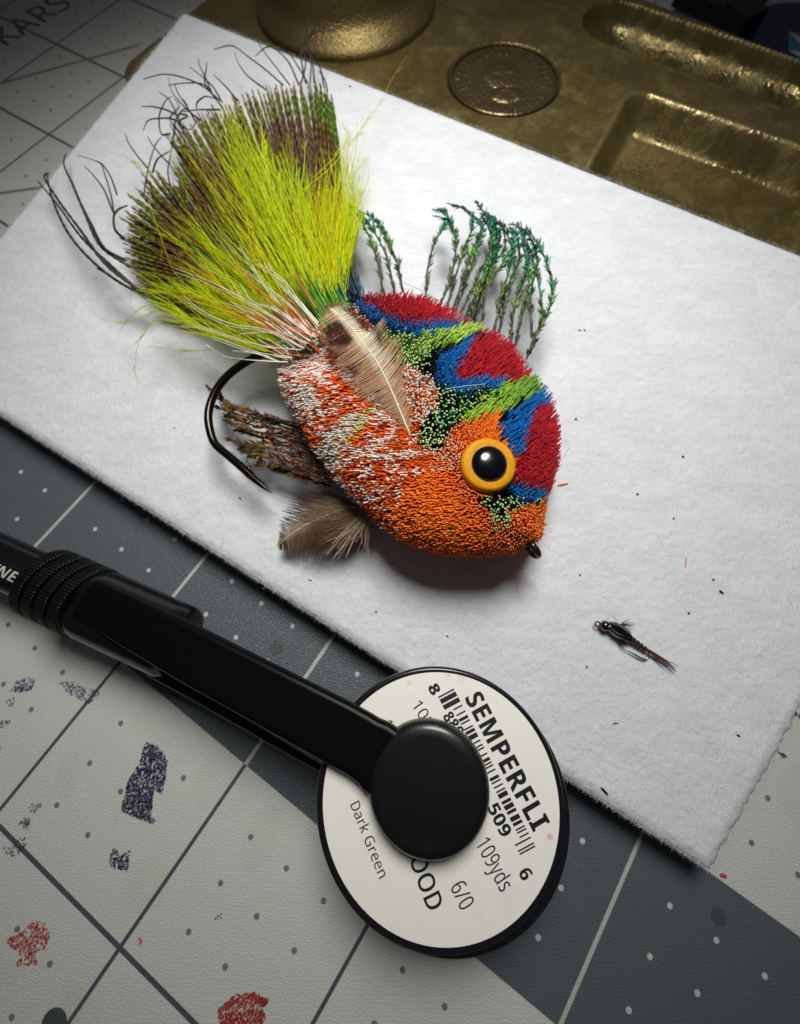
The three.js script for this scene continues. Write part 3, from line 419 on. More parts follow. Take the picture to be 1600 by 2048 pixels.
    for (let k = 0; k < stepN; k++) {
      const t = k / stepN, f = t * N, i = Math.min(N - 1, Math.floor(f)), p = pts[i].clone().lerp(pts[i + 1], f - i), tan = pts[i + 1].clone().sub(pts[i]).normalize(), sd = tan.clone().cross(up).normalize();
      const s = (k & 1) ? 1 : -1, clump = 0.3 + 1.0 * smooth(0.35, 0.65, vnoise(t * L * 1.1 + s * 31, s * 7 + h0 * 13 + path[0][0])), l = lenF * clump * rr(0.75, 1.2) * (0.55 + 0.45 * smooth(0, 0.2, t)) * (1 - 0.7 * smooth(0.82, 1, t)), d = sd.clone().multiplyScalar(s * rr(0.42, 0.72)).addScaledVector(tan, rr(0.8, 1.1)).addScaledVector(up, rr(-0.3, 0.4)).normalize();
      const c = vary(colAt(t), 0.5), e = p.clone().addScaledVector(d, l), mdl = p.clone().addScaledVector(d, l * 0.5).addScaledVector(up, 0.03);
      m.tube([p, mdl, e], [0.05, 0.115 * thin, 0.012], [c.clone().multiplyScalar(0.5), c, c], 3, { flat: 0.35, up });
    }
    part(root, name, m.geo(), herlMat);
  }
  const gT = [lin(0.045, 0.038, 0.014), lin(0.10, 0.15, 0.010), lin(0.02, 0.22, 0.035), lin(0.005, 0.19, 0.10), lin(0.012, 0.05, 0.05)], gold = [lin(0.05, 0.016, 0.008), lin(0.20, 0.075, 0.018), lin(0.22, 0.14, 0.02), lin(0.012, 0.008, 0.012)];
  const ramp = (a) => (t) => { const f = clamp(t) * (a.length - 1), i = Math.min(a.length - 2, Math.floor(f)), c = mixc(a[i], a[i + 1], f - i); return rnd() < 0.5 ? c.multiplyScalar(0.15) : rnd() < 0.3 ? c.multiplyScalar(2.2) : c; };
  const z3 = (q) => zm(640, 380, 0.325, q);
  [[[392, 640], [345, 410], [280, 240], [200, 120], [90, 60]], [[462, 640], [405, 400], [325, 245], [290, 195], [200, 122]], [[512, 630], [470, 440], [400, 280], [330, 180], [230, 120]], [[650, 660], [660, 500], [700, 340], [760, 235], [790, 190], [700, 158]], [[740, 710], [800, 560], [832, 400], [832, 280], [805, 210], [770, 135], [688, 118]],
    [[780, 720], [850, 480], [900, 330], [940, 220], [920, 135], [788, 82]], [[815, 740], [890, 520], [935, 380], [970, 300], [990, 210], [880, 118]], [[835, 740], [925, 500], [972, 330], [1000, 220], [905, 128]], [[865, 760], [980, 520], [1050, 350], [1062, 250], [1000, 130], [956, 68]], [[885, 790], [1000, 560], [1060, 420], [1050, 270], [990, 140]], [[905, 800], [1010, 600], [1082, 400], [1100, 280], [1030, 155]], [[930, 810], [960, 680], [1010, 520], [1085, 330], [1080, 220], [1010, 130]], [[952, 820], [992, 650], [1062, 450], [1132, 380], [1122, 240], [1040, 148]], [[992, 820], [1042, 560], [1132, 440], [1192, 300], [1100, 188]],
    [[1075, 870], [1112, 650], [1162, 500], [1180, 350], [1110, 200]], [[1102, 880], [1150, 620], [1222, 440], [1212, 300], [1160, 212]], [[1170, 950], [1202, 700], [1272, 500], [1262, 320], [1235, 235]], [[1200, 970], [1262, 700], [1332, 480], [1312, 330], [1250, 240], [1165, 208]], [[1300, 910], [1290, 650], [1272, 450], [1238, 300]], [[1270, 1040], [1312, 930], [1400, 760], [1432, 600], [1392, 440], [1330, 320], [1272, 235]], [[1300, 910], [1362, 820], [1352, 620], [1312, 440], [1270, 300]]]
    .forEach((p, i) => herl(z3(p), 7 + rr(-1.2, 0.6), 5 + rr(-1.5, 2.5), ramp(gT), 1.08, 'dorsal_herl', 1.2));
  const z4 = (q) => zm(380, 680, 0.2625, q);
  [[[860, 650], [600, 590], [430, 530], [330, 510], [225, 425], [125, 345]], [[870, 690], [650, 620], [420, 590], [300, 540], [195, 500]], [[890, 740], [660, 680], [480, 650], [340, 600], [250, 560]], [[920, 790], [700, 720], [520, 700], [370, 650], [255, 610]], [[940, 830], [720, 780], [560, 740], [420, 700], [345, 680]], [[960, 880], [760, 820], [580, 780], [400, 790], [265, 745]], [[1000, 930], [800, 870], [600, 820], [460, 810], [360, 830]], [[1020, 980], [820, 920], [620, 880], [480, 850], [385, 850]], [[1040, 1020], [840, 960], [640, 900], [500, 900], [440, 890]], [[1060, 1060], [860, 1000], [680, 960], [540, 940], [505, 935]], [[1080, 1090], [900, 1040], [760, 1000], [600, 960]]]
    .forEach((p, i) => { for (let k = 0; k < (i % 3 === 2 ? 1 : 2); k++) { const ox = k * rr(-12, 12), oy = k * rr(14, 26); herl(z4(p.map(([x, y], j) => [x + ox, y + oy * (1 - 0.25 * j)])), 6.5 + rr(-1.2, 0.5), 3.6 + rr(-1.2, 1.5), ramp(gold), 0.95, 'anal_herl', 0.3); } });

  // hackle feathers used as side fins: a quill and two vanes of fine barbs
  function feather(quill, left, right, hq, hl, hr, colF, n, w, label, slant = 0, rag = 0.04) {
    const qp = curve(quill.map(([x, y], i) => atF(x, y, hq(i / (quill.length - 1)))), 80), m = new MB(); m.tube(qp, qp.map((_, i) => 0.13 * (1 - 0.82 * i / 80)), lin(0.80, 0.72, 0.52), 6); const o = new THREE.Group(); o.name = numbered('feather_fin'); o.userData.label = label; o.userData.o = root.userData.o; root.add(o);
    part(root, 'quill', m.geo(), softMat, { parent: o });
    [[left, hl, -1], [right, hr, 1]].forEach(([edge, he, s]) => {
      const vb = new MB();
      for (let k = 0; k < n; k++) {
        const t = (k + rr(0, 0.8)) / n, f = clamp(t * 0.985) * 80, i = Math.min(79, Math.floor(f)), a = qp[i].clone().lerp(qp[i + 1], f - i), te = clamp(slant + (1 - slant) * t + rr(-0.006, 0.006)), e2 = along(edge, te), e = atF(e2[0] + rr(-2, 2), e2[1] + rr(-2, 2), he(te)); e.lerp(a, rr(-rag, rag * 1.3));
        const tan = qp[Math.min(80, i + 1)].clone().sub(qp[i]).normalize(), L = a.distanceTo(e), c1 = a.clone().lerp(e, 0.45).addScaledVector(tan, -L * 0.07).addScaledVector(FN, L * 0.05), pts = new THREE.QuadraticBezierCurve3(a, c1, e).getPoints(9);
        vb.tube(pts, pts.map((_, j) => w * (1 - 0.72 * (j / 9) ** 2)), pts.map((_, j) => vary(colF(te, j / 9, s, [along(quill, t)[0] + (e2[0] - along(quill, t)[0]) * j / 9, along(quill, t)[1] + (e2[1] - along(quill, t)[1]) * j / 9]), 0.14)), 4, { flat: 0.35, up: FN });
      }
      part(root, 'vane', vb.geo(), featherMat, { parent: o, stuff: true });
    });
  }
  const featherMat = P({ vertexColors: true, roughness: 0.6, specularIntensity: 0.3, transmission: 0.15, thickness: 0 });
  const z5 = (q) => zm(600, 560, 0.1875, q), tan1 = lin(0.50, 0.28, 0.15), tan2 = lin(0.62, 0.42, 0.26), brn = lin(0.042, 0.018, 0.008), crm = lin(0.78, 0.68, 0.50);
  feather(z5([[1185, 1660], [1140, 1570], [1060, 1380], [985, 1200], [900, 1020], [800, 840], [690, 690], [590, 560], [470, 420], [360, 320], [262, 262]]),
    z5([[1160, 1660], [1020, 1580], [800, 1420], [630, 1250], [490, 1090], [410, 950], [320, 830], [250, 710], [215, 600], [200, 480], [220, 360], [262, 262]]),
    z5([[1205, 1660], [1215, 1560], [1200, 1380], [1165, 1160], [1130, 900], [1085, 600], [960, 620], [900, 400], [800, 540], [680, 360], [500, 240], [400, 225], [262, 262]]),
    (t) => 15.0 + 1.6 * Math.sin(t * 2.6) - 1.0 * t, (t) => 14.6 + 1.2 * t, (t) => 14.8 + 1.1 * t,
    (t, s, side, [x, y]) => {
      const u = (x - 600) / 0.1875, v = (y - 560) / 0.1875, b = fbm(x * 0.09, y * 0.09, 3); let c = mixc(tan1, tan2, 1.7 * b - 0.35);
      const blob = (bx, by, rx, ry, k) => { const d = ((u - bx) / rx) ** 2 + ((v - by) / ry) ** 2; c = mixc(c, brn, k * smooth(1.3, 0.45, d + 0.9 * (b - 0.45))); };
      if (side < 0) { blob(430, 600, 190, 150, 1); blob(270, 820, 150, 120, 0.9); blob(540, 980, 90, 70, 0.75); blob(400, 300, 90, 90, 0.4); blob(800, 1330, 60, 90, 0.3); c = mixc(c, lin(0.10, 0.16, 0.03), smooth(420, 300, v) * 0.7); }
      else { blob(620, 420, 170, 150, 1); blob(780, 680, 110, 220, 0.95); blob(960, 480, 50, 130, 0.8); blob(1090, 640, 30, 90, 0.6); c = mixc(c, crm, smooth(0.6, 0.3, s) * smooth(1050, 700, v)); }
      return mixc(c, crm, smooth(0.24, 0.08, s) * smooth(1250, 700, v));
    }, 185, 0.082, 'tan and brown barred feather on the flank');
  feather(z4([[1400, 1330], [1280, 1275], [1100, 1315], [900, 1400], [740, 1500], [660, 1580]]),
    z4([[1380, 1330], [1250, 1150], [1000, 1130], [860, 1190], [740, 1270], [700, 1370], [680, 1470], [670, 1560]]),
    z4([[1400, 1340], [1400, 1420], [1300, 1530], [1200, 1575], [1080, 1625], [960, 1665], [850, 1665], [750, 1640], [670, 1590]]),
    (t) => 5.4 - 2.0 * t, (t) => 4.6 - 1.4 * t, (t) => 4.4 - 2.4 * t,
    (t, s, side) => { const b = fbm(t * 6 + side * 5, s * 3 + 8, 3), g1 = lin(0.17, 0.095, 0.045), g2 = lin(0.02, 0.013, 0.009); let c = mixc(lin(0.44, 0.32, 0.21), g1, s * 1.3); c = mixc(c, g2, smooth(0.55, 0.95, s) * 0.85 + 0.5 * smooth(0.5, 0.62, b)); if (side > 0) c = mixc(c, lin(0.16, 0.07, 0.022), smooth(0.08, 0.4, s) * 0.85); return c; }, 150, 0.06, 'grey brown feather fin under the belly', 0.42, 0.2);
  { const m = new MB(); for (let i = 0; i < 40; i++) { const a = atF(740 + rr(-12, 8), 1030 + rr(-16, 16), 5.2), b = atF(700 + rr(-50, 40), 1085 + rr(-15, 35), 4.4 + rr(-1, 2)); m.tube(curve([a, a.clone().lerp(b, 0.5).add(V(gauss() * 0.3, 0.4, gauss() * 0.3)), b], 6), 0.035, vary(lin(0.55, 0.42, 0.28), 0.3), 3); } for (let i = 0; i < 170; i++) { const t = rnd(), a = atF(742 + rr(-30, 6), 1030 + rr(-22, 26), 4.8), e = atF(572 + 70 * t + rr(-14, 26), 1050 + 62 * Math.sin(t * 2) + rr(-22, 22) - 40 * (1 - t), 3.2 + rr(-1.2, 1.8)), c = a.clone().lerp(e, 0.55).add(V(rr(-0.4, 0.4), 0.7, rr(-0.9, -0.1))), q = new THREE.QuadraticBezierCurve3(a, c, e).getPoints(8), k0 = vary(lin(0.33, 0.21, 0.12), 0.4), k1 = vary(lin(0.03, 0.018, 0.012), 0.5); m.tube(q, q.map((_, j) => 0.045 * (1 - 0.7 * j / 8)), q.map((_, j) => mixc(k0, k1, (j / 8) ** 1.4)), 3); }
    part(root, 'down', m.geo(), softMat, { stuff: true, label: 'pale downy barbs of the belly feather' }); }

  // tail: two peacock eye feathers under yellow green marabou, with hair over the root
  const z2 = (q) => zm(60, 40, 0.4375, q);
  function peacock(rootPx, edge, n, hTip, cf, label, bow) {
    const m = new MB();
    for (let k = 0; k < n; k++) {
      const t = (k + rr(-0.3, 0.3)) / n, e2 = along(edge, t), lg = rr(0.0, 1) < 0.12 ? rr(-0.10, 0.04) : rr(-0.045, 0.025), e = atF(e2[0] + (e2[0] - rootPx[0]) * lg + rr(-5, 5), e2[1] + (e2[1] - rootPx[1]) * lg + rr(-5, 5), hTip + rr(-1.2, 1.0)), a = atF(rootPx[0] + (t - 0.5) * 60, rootPx[1] + (t - 0.5) * -46, 8 + rr(-0.6, 0.4));
      const L = a.distanceTo(e), sd = e.clone().sub(a).cross(FN).normalize(), pts = new THREE.QuadraticBezierCurve3(a, a.clone().lerp(e, 0.55).addScaledVector(sd, L * bow(t)).addScaledVector(FN, 1.2), e).getPoints(44);
      const ph = rr(0, 6); for (let f = 0; f < 26; f++) { const j = 16 + Math.floor(rnd() * 27), q0 = pts[j], tn = pts[Math.min(44, j + 1)].clone().sub(pts[j - 1]).normalize(), s2 = tn.clone().cross(FN).multiplyScalar(rnd() < 0.5 ? 1 : -1), l = rr(0.5, 1.0); m.tube([q0, q0.clone().addScaledVector(tn, l).addScaledVector(s2, l * rr(0.3, 0.6)).addScaledVector(FN, rr(-0.1, 0.3))], [0.06, 0.01], vary(cf(t, j / 44).multiplyScalar(rnd() < 0.4 ? 0.4 : 1.3), 0.4), 3); }
      m.tube(pts, pts.map((_, j) => (0.14 + 0.15 * smooth(10, 34, j)) * (0.78 + 0.35 * Math.sin(j * 2.1 + ph)) * (j > 41 ? 0.5 : 1)), pts.map((_, j) => vary(cf(t, j / 44).multiplyScalar(j & 1 ? 0.3 : 1.5), 0.35)), 4, { flat: 0.5, up: FN });
    }
    part(root, 'peacock_feather', m.geo(), peaMat, { label, stuff: true });
  }
  const olive = lin(0.15, 0.16, 0.014), bronze = lin(0.115, 0.06, 0.016), teal = lin(0.005, 0.10, 0.085), navy = lin(0.006, 0.010, 0.03), goldb = lin(0.25, 0.19, 0.05), gr = lin(0.075, 0.17, 0.008);
  const band = (t, s, e) => { const eye = smooth(0.16, 0.06, Math.abs(t - 0.42)); let c = s < 0.5 ? mixc(mixc(bronze, navy, 0.5), mixc(bronze, mixc(navy, teal, smooth(0.38, 0.44, s)), eye), smooth(0.25, 0.4, s)) : mixc(mixc(bronze, teal, eye), bronze, smooth(0.5, 0.56, s)); c = mixc(c, mixc(olive, gr, e), smooth(0.78 - 0.14 * e * t, 0.86 - 0.12 * e * t, s)); return mixc(c, mixc(goldb, gr, e * 0.8), smooth(0.90, 0.97, s)); };
  peacock([655, 610], z2([[735, 800], [672, 720], [655, 600], [645, 500], [720, 470], [800, 430], [880, 400], [940, 365], [1000, 330], [1150, 305], [1300, 288], [1365, 330], [1392, 440], [1392, 560], [1388, 700], [1375, 850]]), 190, 5.2, (t, s) => band(t, s, smooth(0.50, 0.74, t)), 'green edged upper peacock tail feather', (t) => (t - 0.5) * 0.12);
  peacock([610, 650], z2([[700, 780], [560, 700], [510, 740], [470, 800], [425, 880], [432, 960], [430, 1040], [445, 1110], [500, 1190], [545, 1280], [640, 1310]]), 130, 4.0, (t, s) => band(t, s, 0.1), 'bronze edged lower peacock tail feather', (t) => (t - 0.5) * 0.1);
  // loose dark barb ends that curl beyond the tail
  const curls = [[[520, 1260], [380, 1180], [200, 1010], [110, 840], [75, 700]], [[530, 1270], [400, 1150], [250, 1010], [130, 850], [35, 735]], [[520, 1250], [360, 1130], [230, 960], [120, 810], [65, 710], [88, 700]], [[460, 1130], [330, 1040], [250, 880], [190, 740], [155, 660], [162, 612]], [[440, 1100], [350, 1050], [280, 930], [240, 850]], [[380, 880], [340, 780], [290, 710], [248, 668]], [[385, 890], [370, 800], [340, 700], [320, 655], [220, 618]], [[398, 800], [370, 720], [330, 660], [290, 640]], [[430, 1000], [390, 960], [382, 910], [400, 870], [445, 848]], [[530, 1270], [430, 1210], [350, 1160], [305, 1135]], [[540, 680], [490, 620], [455, 570], [435, 520]], [[560, 700], [580, 640], [620, 610], [640, 600]], [[520, 800], [540, 680], [570, 580], [600, 535]], [[640, 660], [600, 620], [560, 570], [537, 532]],
    [[640, 520], [600, 520], [590, 450], [620, 370], [650, 350]], [[690, 470], [640, 450], [590, 450], [540, 460], [518, 505]], [[680, 440], [620, 410], [570, 398], [510, 395]], [[700, 500], [670, 430], [640, 370], [588, 328]], [[760, 470], [720, 400], [680, 340], [660, 290]], [[780, 460], [730, 420], [690, 380], [650, 330], [632, 265]], [[870, 410], [820, 410], [770, 410], [700, 420]], [[880, 400], [840, 350], [800, 300], [720, 288], [632, 298]], [[870, 370], [800, 310], [720, 270], [620, 248], [518, 270]], [[880, 380], [840, 310], [800, 270], [730, 215]], [[830, 330], [800, 260], [780, 220], [770, 175]], [[820, 320], [798, 280], [805, 230], [808, 195]], [[950, 370], [900, 310], [870, 280], [838, 250]], [[760, 400], [770, 370], [800, 350], [850, 360]], [[690, 520], [660, 480], [690, 420], [720, 400], [700, 360]], [[650, 560], [660, 500], [640, 450], [680, 400], [660, 360]], [[1080, 320], [1000, 260], [960, 210], [935, 150]], [[1160, 300], [1080, 230], [1000, 170], [920, 118], [840, 135]], [[1190, 300], [1120, 210], [1060, 130], [1030, 70]], [[1230, 300], [1180, 190], [1130, 140], [1080, 125], [1030, 165]], [[1270, 290], [1230, 220], [1180, 150], [1110, 130]], [[1240, 290], [1260, 200], [1250, 120], [1300, 60], [1400, 48]], [[1280, 290], [1285, 200], [1270, 110], [1310, 20], [1330, -20]], [[1260, 290], [1240, 160], [1280, 70], [1350, 38], [1395, 60]], [[1300, 290], [1290, 180], [1260, 100], [1290, -20]], [[1345, 310], [1330, 230], [1305, 180], [1325, 140]], [[1360, 330], [1350, 280], [1320, 230]], [[640, 760], [630, 690], [640, 630], [650, 560]], [[690, 430], [720, 440], [680, 470], [720, 500], [760, 470]]];
  {
    const m = new MB();
    curls.forEach((p) => { const q = z2(p), pts = curve(q.map(([x, y], i) => atF(x, y, 5 + 2.6 * Math.sin(i * 0.9) + rr(-0.4, 0.4))), 48), c0 = mixc(lin(0.085, 0.05, 0.02), lin(0.02, 0.02, 0.018), rnd()), c1 = lin(0.012, 0.012, 0.014); const thick = p[0][1] > 900 ? 1.7 : 1;
      m.tube(pts, pts.map((_, i) => (0.17 - 0.10 * i / 48) * thick * (0.85 + 0.3 * (i & 1))), pts.map((_, i) => vary(mixc(c0, c1, i / 30), 0.5)), 4);
      for (let k = 2; k < 34; k++) { const a = pts[k], tn = pts[k + 1].clone().sub(a).normalize(), sd = tn.clone().cross(FN).multiplyScalar(k & 1 ? 1 : -1), l = 0.5 * (1 - k / 40) * thick; m.tube([a, a.clone().addScaledVector(tn, l).addScaledVector(sd, l * 0.55)], [0.045, 0.008], vary(c0, 0.5), 3); } });
    part(root, 'tail_barb', m.geo(), softMat, { label: 'loose dark curled barb ends of the tail', stuff: true });
  }
  // marabou
  {
    const m = new MB(), bright = lin(0.80, 0.90, 0.002), yel = lin(0.92, 0.74, 0.003), ol = lin(0.40, 0.36, 0.006), pale = lin(0.70, 0.88, 0.05), deep = lin(0.26, 0.42, 0.006);
    const rim = z2([[640, 1320], [560, 1240], [540, 1130], [600, 1030], [590, 960], [680, 930], [760, 900], [810, 760], [790, 640], [850, 530], [910, 500], [970, 490], [1040, 520], [1110, 570], [1170, 650], [1250, 740], [1320, 830], [1380, 740], [1430, 660], [1440, 800], [1430, 930], [1440, 1060]]);
    const col2 = () => vary(rnd() < 0.5 ? bright : yel, 0.2);
    const strand = (q, h0, h1, col0, col1, r, wisps) => {
      const n = q.length - 1, pts = curve(q.map(([x, y], i) => atF(x, y, h0 + (h1 - h0) * i / n + 1.3 * Math.sin(Math.PI * i / n))), 14);
      m.tube(pts, pts.map((_, i) => r * (1.15 - 0.85 * i / 14)), pts.map((_, i) => mixc(col0, col1, i / 14)), 3);
      for (let w = 0; w < wisps; w++) { const i = 4 + Math.floor(rnd() * 9), a = pts[i], tn = pts[i + 1].clone().sub(a).normalize(), sd = tn.clone().cross(FN), l = rr(1.2, 3.6), s = rnd() < 0.5 ? 1 : -1, e = a.clone().addScaledVector(tn, l).addScaledVector(sd, s * l * rr(0.1, 0.4)).addScaledVector(FN, rr(-0.4, 0.5)); m.tube([a, a.clone().lerp(e, 0.5).addScaledVector(tn, 0.15), e], [r * 0.5, r * 0.42, 0.01], mixc(col0, col1, 0.7), 3); }
    };
    for (let pl = 0; pl < 36; pl++) {
      const t = clamp((pl + 0.5) / 36 + rr(-0.02, 0.02)); if (t > 0.06 && t < 0.36 && rnd() < 0.5) continue; const e = along(rim, t), reach = rr(0.74, 1.1) * (t > 0.06 && t < 0.36 ? 0.82 : 1), bs = [570 + 118 * t + rr(-12, 12), 704 - 138 * t + rr(-10, 10)], c = rnd(), col = vary(c < 0.56 ? bright : c < 0.76 ? yel : c < 0.9 ? ol : pale, 0.12), hz = rr(-1.6, 1.4);
      const end = [bs[0] + (e[0] - bs[0]) * reach + gauss() * 14, bs[1] + (e[1] - bs[1]) * reach + gauss() * 14], ln = Math.hypot(end[0] - bs[0], end[1] - bs[1]), ux = (end[0] - bs[0]) / ln, uy = (end[1] - bs[1]) / ln, bow = gauss() * 0.10;
      const on = (f) => { const b = bow * ln * Math.sin(Math.PI * f); return [bs[0] + (end[0] - bs[0]) * f - uy * b, bs[1] + (end[1] - bs[1]) * f + ux * b]; }, nb = 26 + Math.floor(ln * 0.065);
      strand([bs, on(0.33), on(0.66), end], 8.5 + hz, 6.2 + hz, mixc(deep, col, 0.7), col, 0.075, 0);
      for (let k = 0; k < nb; k++) {
        const f = Math.pow(rnd(), 0.8) * 0.92, p0 = on(f), s = rnd() < 0.5 ? 1 : -1, l = rr(80, 200) * (1 - 0.45 * f), sp = rr(0.03, 0.20) * s, w1 = rr(-0.06, 0.10) * s, dx = ux - uy * sp, dy = uy + ux * sp, q = [p0, [p0[0] + dx * l * 0.4 - uy * l * w1, p0[1] + dy * l * 0.4 + ux * l * w1], [p0[0] + dx * l * 0.75 - uy * l * w1 * 1.5, p0[1] + dy * l * 0.75 + ux * l * w1 * 1.5], [p0[0] + (dx - uy * w1) * l + gauss() * 5, p0[1] + (dy + ux * w1) * l + gauss() * 5]];
        const hh = 8.5 + hz - 2.3 * f + rr(-0.7, 0.7); strand(q, hh, hh - rr(-0.8, 1.6), vary(mixc(deep, col, 0.75 + 0.25 * rnd()), 0.15), vary(rnd() < 0.25 ? mixc(col, ol, 0.6) : mixc(col, pale, 0.25 * rnd()), 0.2), rr(0.045, 0.075), rnd() < 0.4 ? 2 : 0);
      }
    }
    for (let k = 0; k < 330; k++) { // long straight strands lying over the plumes
      const t0 = Math.pow(rnd(), 0.8), t = clamp(t0 + 0.03 * Math.sin(t0 * 44) + 0.01 * gauss()), e = along(rim, t), reach = rr(0.55, 1.22), bs = [572 + 116 * t + rr(-14, 14), 702 - 134 * t + rr(-12, 12)], end = [bs[0] + (e[0] - bs[0]) * reach + gauss() * 26, bs[1] + (e[1] - bs[1]) * reach + gauss() * 26], nx = -(end[1] - bs[1]), ny = end[0] - bs[0], b1 = gauss() * 0.06, b2 = gauss() * 0.07, col = vary(rnd() < 0.6 ? bright : rnd() < 0.6 ? pale : yel, 0.15);
      strand([bs, [bs[0] + (end[0] - bs[0]) * 0.35 + nx * b1, bs[1] + (end[1] - bs[1]) * 0.35 + ny * b1], [bs[0] + (end[0] - bs[0]) * 0.7 + nx * b2, bs[1] + (end[1] - bs[1]) * 0.7 + ny * b2], end], 9.8 + rr(-1, 1), 7.5 + rr(-1, 1.6), mixc(deep, col, 0.85), col, rr(0.04, 0.07), rnd() < 0.3 ? 3 : 0);
    }
    for (let k = 0; k < 46; k++) { const y0 = rr(300, 520), bs = [655 + rr(-8, 10), 560 - rr(0, 60)], end = [684 + rr(-16, 18), y0 - 20 + gauss() * 10]; strand([bs, [bs[0] + 14, (bs[1] + y0) / 2], end], 7.5 + rr(-1, 1), 5.5 + rr(-1, 1), col2(), col2(), rr(0.035, 0.055), 3); }
    [[[1240, 780], [1370, 680], [1470, 560], [1540, 460], [1600, 380], [1660, 260], [1725, 165]], [[1380, 850], [1440, 760], [1500, 680], [1545, 625]], [[1390, 620], [1450, 540], [1420, 460]], [[1300, 720], [1420, 600], [1500, 520], [1560, 420]], [[680, 1340], [600, 1320], [480, 1370], [340, 1375], [250, 1300]], [[700, 1380], [580, 1370], [510, 1450], [480, 1560], [490, 1690]], [[900, 1500], [760, 1510], [620, 1500], [530, 1490]], [[640, 1300], [520, 1310], [430, 1380], [400, 1385]], [[540, 820], [600, 1000], [640, 1110], [700, 1250]], [[640, 600], [690, 730], [780, 900], [900, 1060]], [[560, 690], [480, 650], [415, 610]], [[600, 760], [520, 690], [460, 640]]].forEach((p) => strand(z2(p), 7.5, 4.5, bright, mixc(yel, ol, 0.5), 0.06, 14));
    part(root, 'marabou', m.geo(), P({ vertexColors: true, roughness: 0.9, specularIntensity: 0.15, transmission: 0.35, thickness: 0 }), { label: 'yellow green marabou plumes of the tail', stuff: true });
    // straight hair over the tail root
    const b = new MB(); const wh = lin(0.80, 0.78, 0.66), og = lin(0.62, 0.13, 0.012);
    [[[1290, 1420], [1180, 1330], [1020, 1210], [920, 1060], 'o'], [[1300, 1450], [1160, 1390], [960, 1330], [800, 1280], [680, 1255], 'o'], [[1310, 1320], [1260, 1240], [1225, 1180], [1205, 1140], 'o'], [[1240, 1540], [1170, 1530], [1100, 1490], 'o'], [[1260, 1470], [1150, 1440], [1010, 1370], [880, 1330], 'o'], [[1470, 1560], [1400, 1520], [1340, 1460], [1280, 1420], 'o'], [[1330, 1520], [1280, 1480], [1220, 1420], [1180, 1380], 'o'],
      [[1300, 1440], [1180, 1300], [1080, 1220], [960, 1040], 'w'], [[1290, 1450], [1200, 1370], [1090, 1230], [990, 1150], 'w'], [[1280, 1470], [1130, 1370], [960, 1270], [800, 1190], [660, 1140], 'w'], [[1250, 1500], [1080, 1420], [900, 1390], [770, 1330], [690, 1265], 'w'], [[1240, 1510], [1100, 1500], [960, 1470], [820, 1420], [700, 1400], 'w'], [[1200, 1540], [1060, 1520], [940, 1480], [840, 1440], 'w'], [[1180, 1560], [1050, 1550], [900, 1530], [810, 1470], 'w'], [[1320, 1400], [1240, 1300], [1150, 1180], [1040, 1110], 'w'], [[1300, 1380], [1220, 1290], [1150, 1220], [1080, 1120], 'w'], [[1270, 1480], [1150, 1420], [1010, 1330], [900, 1290], 'w'], [[1320, 1480], [1200, 1440], [1060, 1430], [960, 1440], 'w'], [[1150, 1570], [1040, 1530], [930, 1520], 'w'], [[1260, 1420], [1120, 1320], [1000, 1280], [940, 1200], 'w']].forEach((p) => { const w = p.pop() === 'w'; for (let k = 0; k < 2; k++) { const ox = gauss() * 14, oy = gauss() * 14, pts = curve(z2(p.map(([x, y], i) => [x + ox * (0.4 + 0.25 * i), y + oy * (0.4 + 0.25 * i)])).map(([x, y], i) => atF(x, y, 13.6 - 0.6 * i + rr(-0.3, 0.3))), 16); b.tube(pts, pts.map((_, i) => (w ? 0.068 : 0.085) * (1 - 0.6 * i / 16)), vary(w ? wh : og, 0.2), 5); } });
    for (let k = 0; k < 300; k++) { // short orange, white and green hairs fanning from the root
      const t = rnd(), bs = [575 + 110 * t + rr(-12, 22), 708 - 105 * t + rr(-8, 22)], ln2 = rr(0.25, 1.9) * (rnd() < 0.4 ? 1.3 : 0.8), e = [bs[0] - 48 * ln2 * (1.1 - 0.6 * t) + gauss() * 9, bs[1] - 52 * ln2 * (0.45 + 0.75 * t) + gauss() * 9], green = t > 0.55, c = green ? (rnd() < 0.7 ? lin(0.08, 0.26, 0.02) : lin(0.22, 0.45, 0.03)) : rnd() < 0.35 ? og : wh, h = 10.5 + 2 * Math.sin(t * 3.1);
      const a = atF(...bs, h), z = atF(...e, h - 2 + rr(-1, 1)); b.tube([a, a.clone().lerp(z, 0.5).add(V(gauss() * 0.3, 0.3, gauss() * 0.3)), z], [0.1, 0.09, 0.03], vary(c, 0.25), 4);
    }
    for (let k = 0; k < 420; k++) { // black and blue hair along the upper edge of the root
      const t = rnd(), blue = t > 0.55, bs = [684 + 36 * t + gauss() * 9, 612 - 20 * t + rr(-16, 34)], ln2 = rr(0.2, 1) ** 1.3, e = [bs[0] - (12 + 62 * ln2) * (0.95 - 0.62 * t) + gauss() * 7, bs[1] - (20 + 125 * ln2) * (1 - 0.42 * t) + gauss() * 8], a = atF(...bs, 10.5 + rr(-2.5, 0.5)), z = atF(...e, 8 + rr(-2, 1.4));
      b.tube([a, a.clone().lerp(z, 0.5).add(V(gauss() * 0.3, 0.4, gauss() * 0.3)), z], [0.07, 0.055, 0.012], blue && ln2 < 0.5 ? vary(lin(0.012, 0.12, 0.32), 0.4) : rnd() < 0.6 ? lin(0.006, 0.009, 0.012) : rnd() < 0.6 ? lin(0.03, 0.10, 0.02) : lin(0.006, 0.05, 0.16), 4);
    }
    part(root, 'bucktail_hair', b.geo(), softMat, { label: 'white, orange, black and blue hair over the tail root', stuff: true });
  }
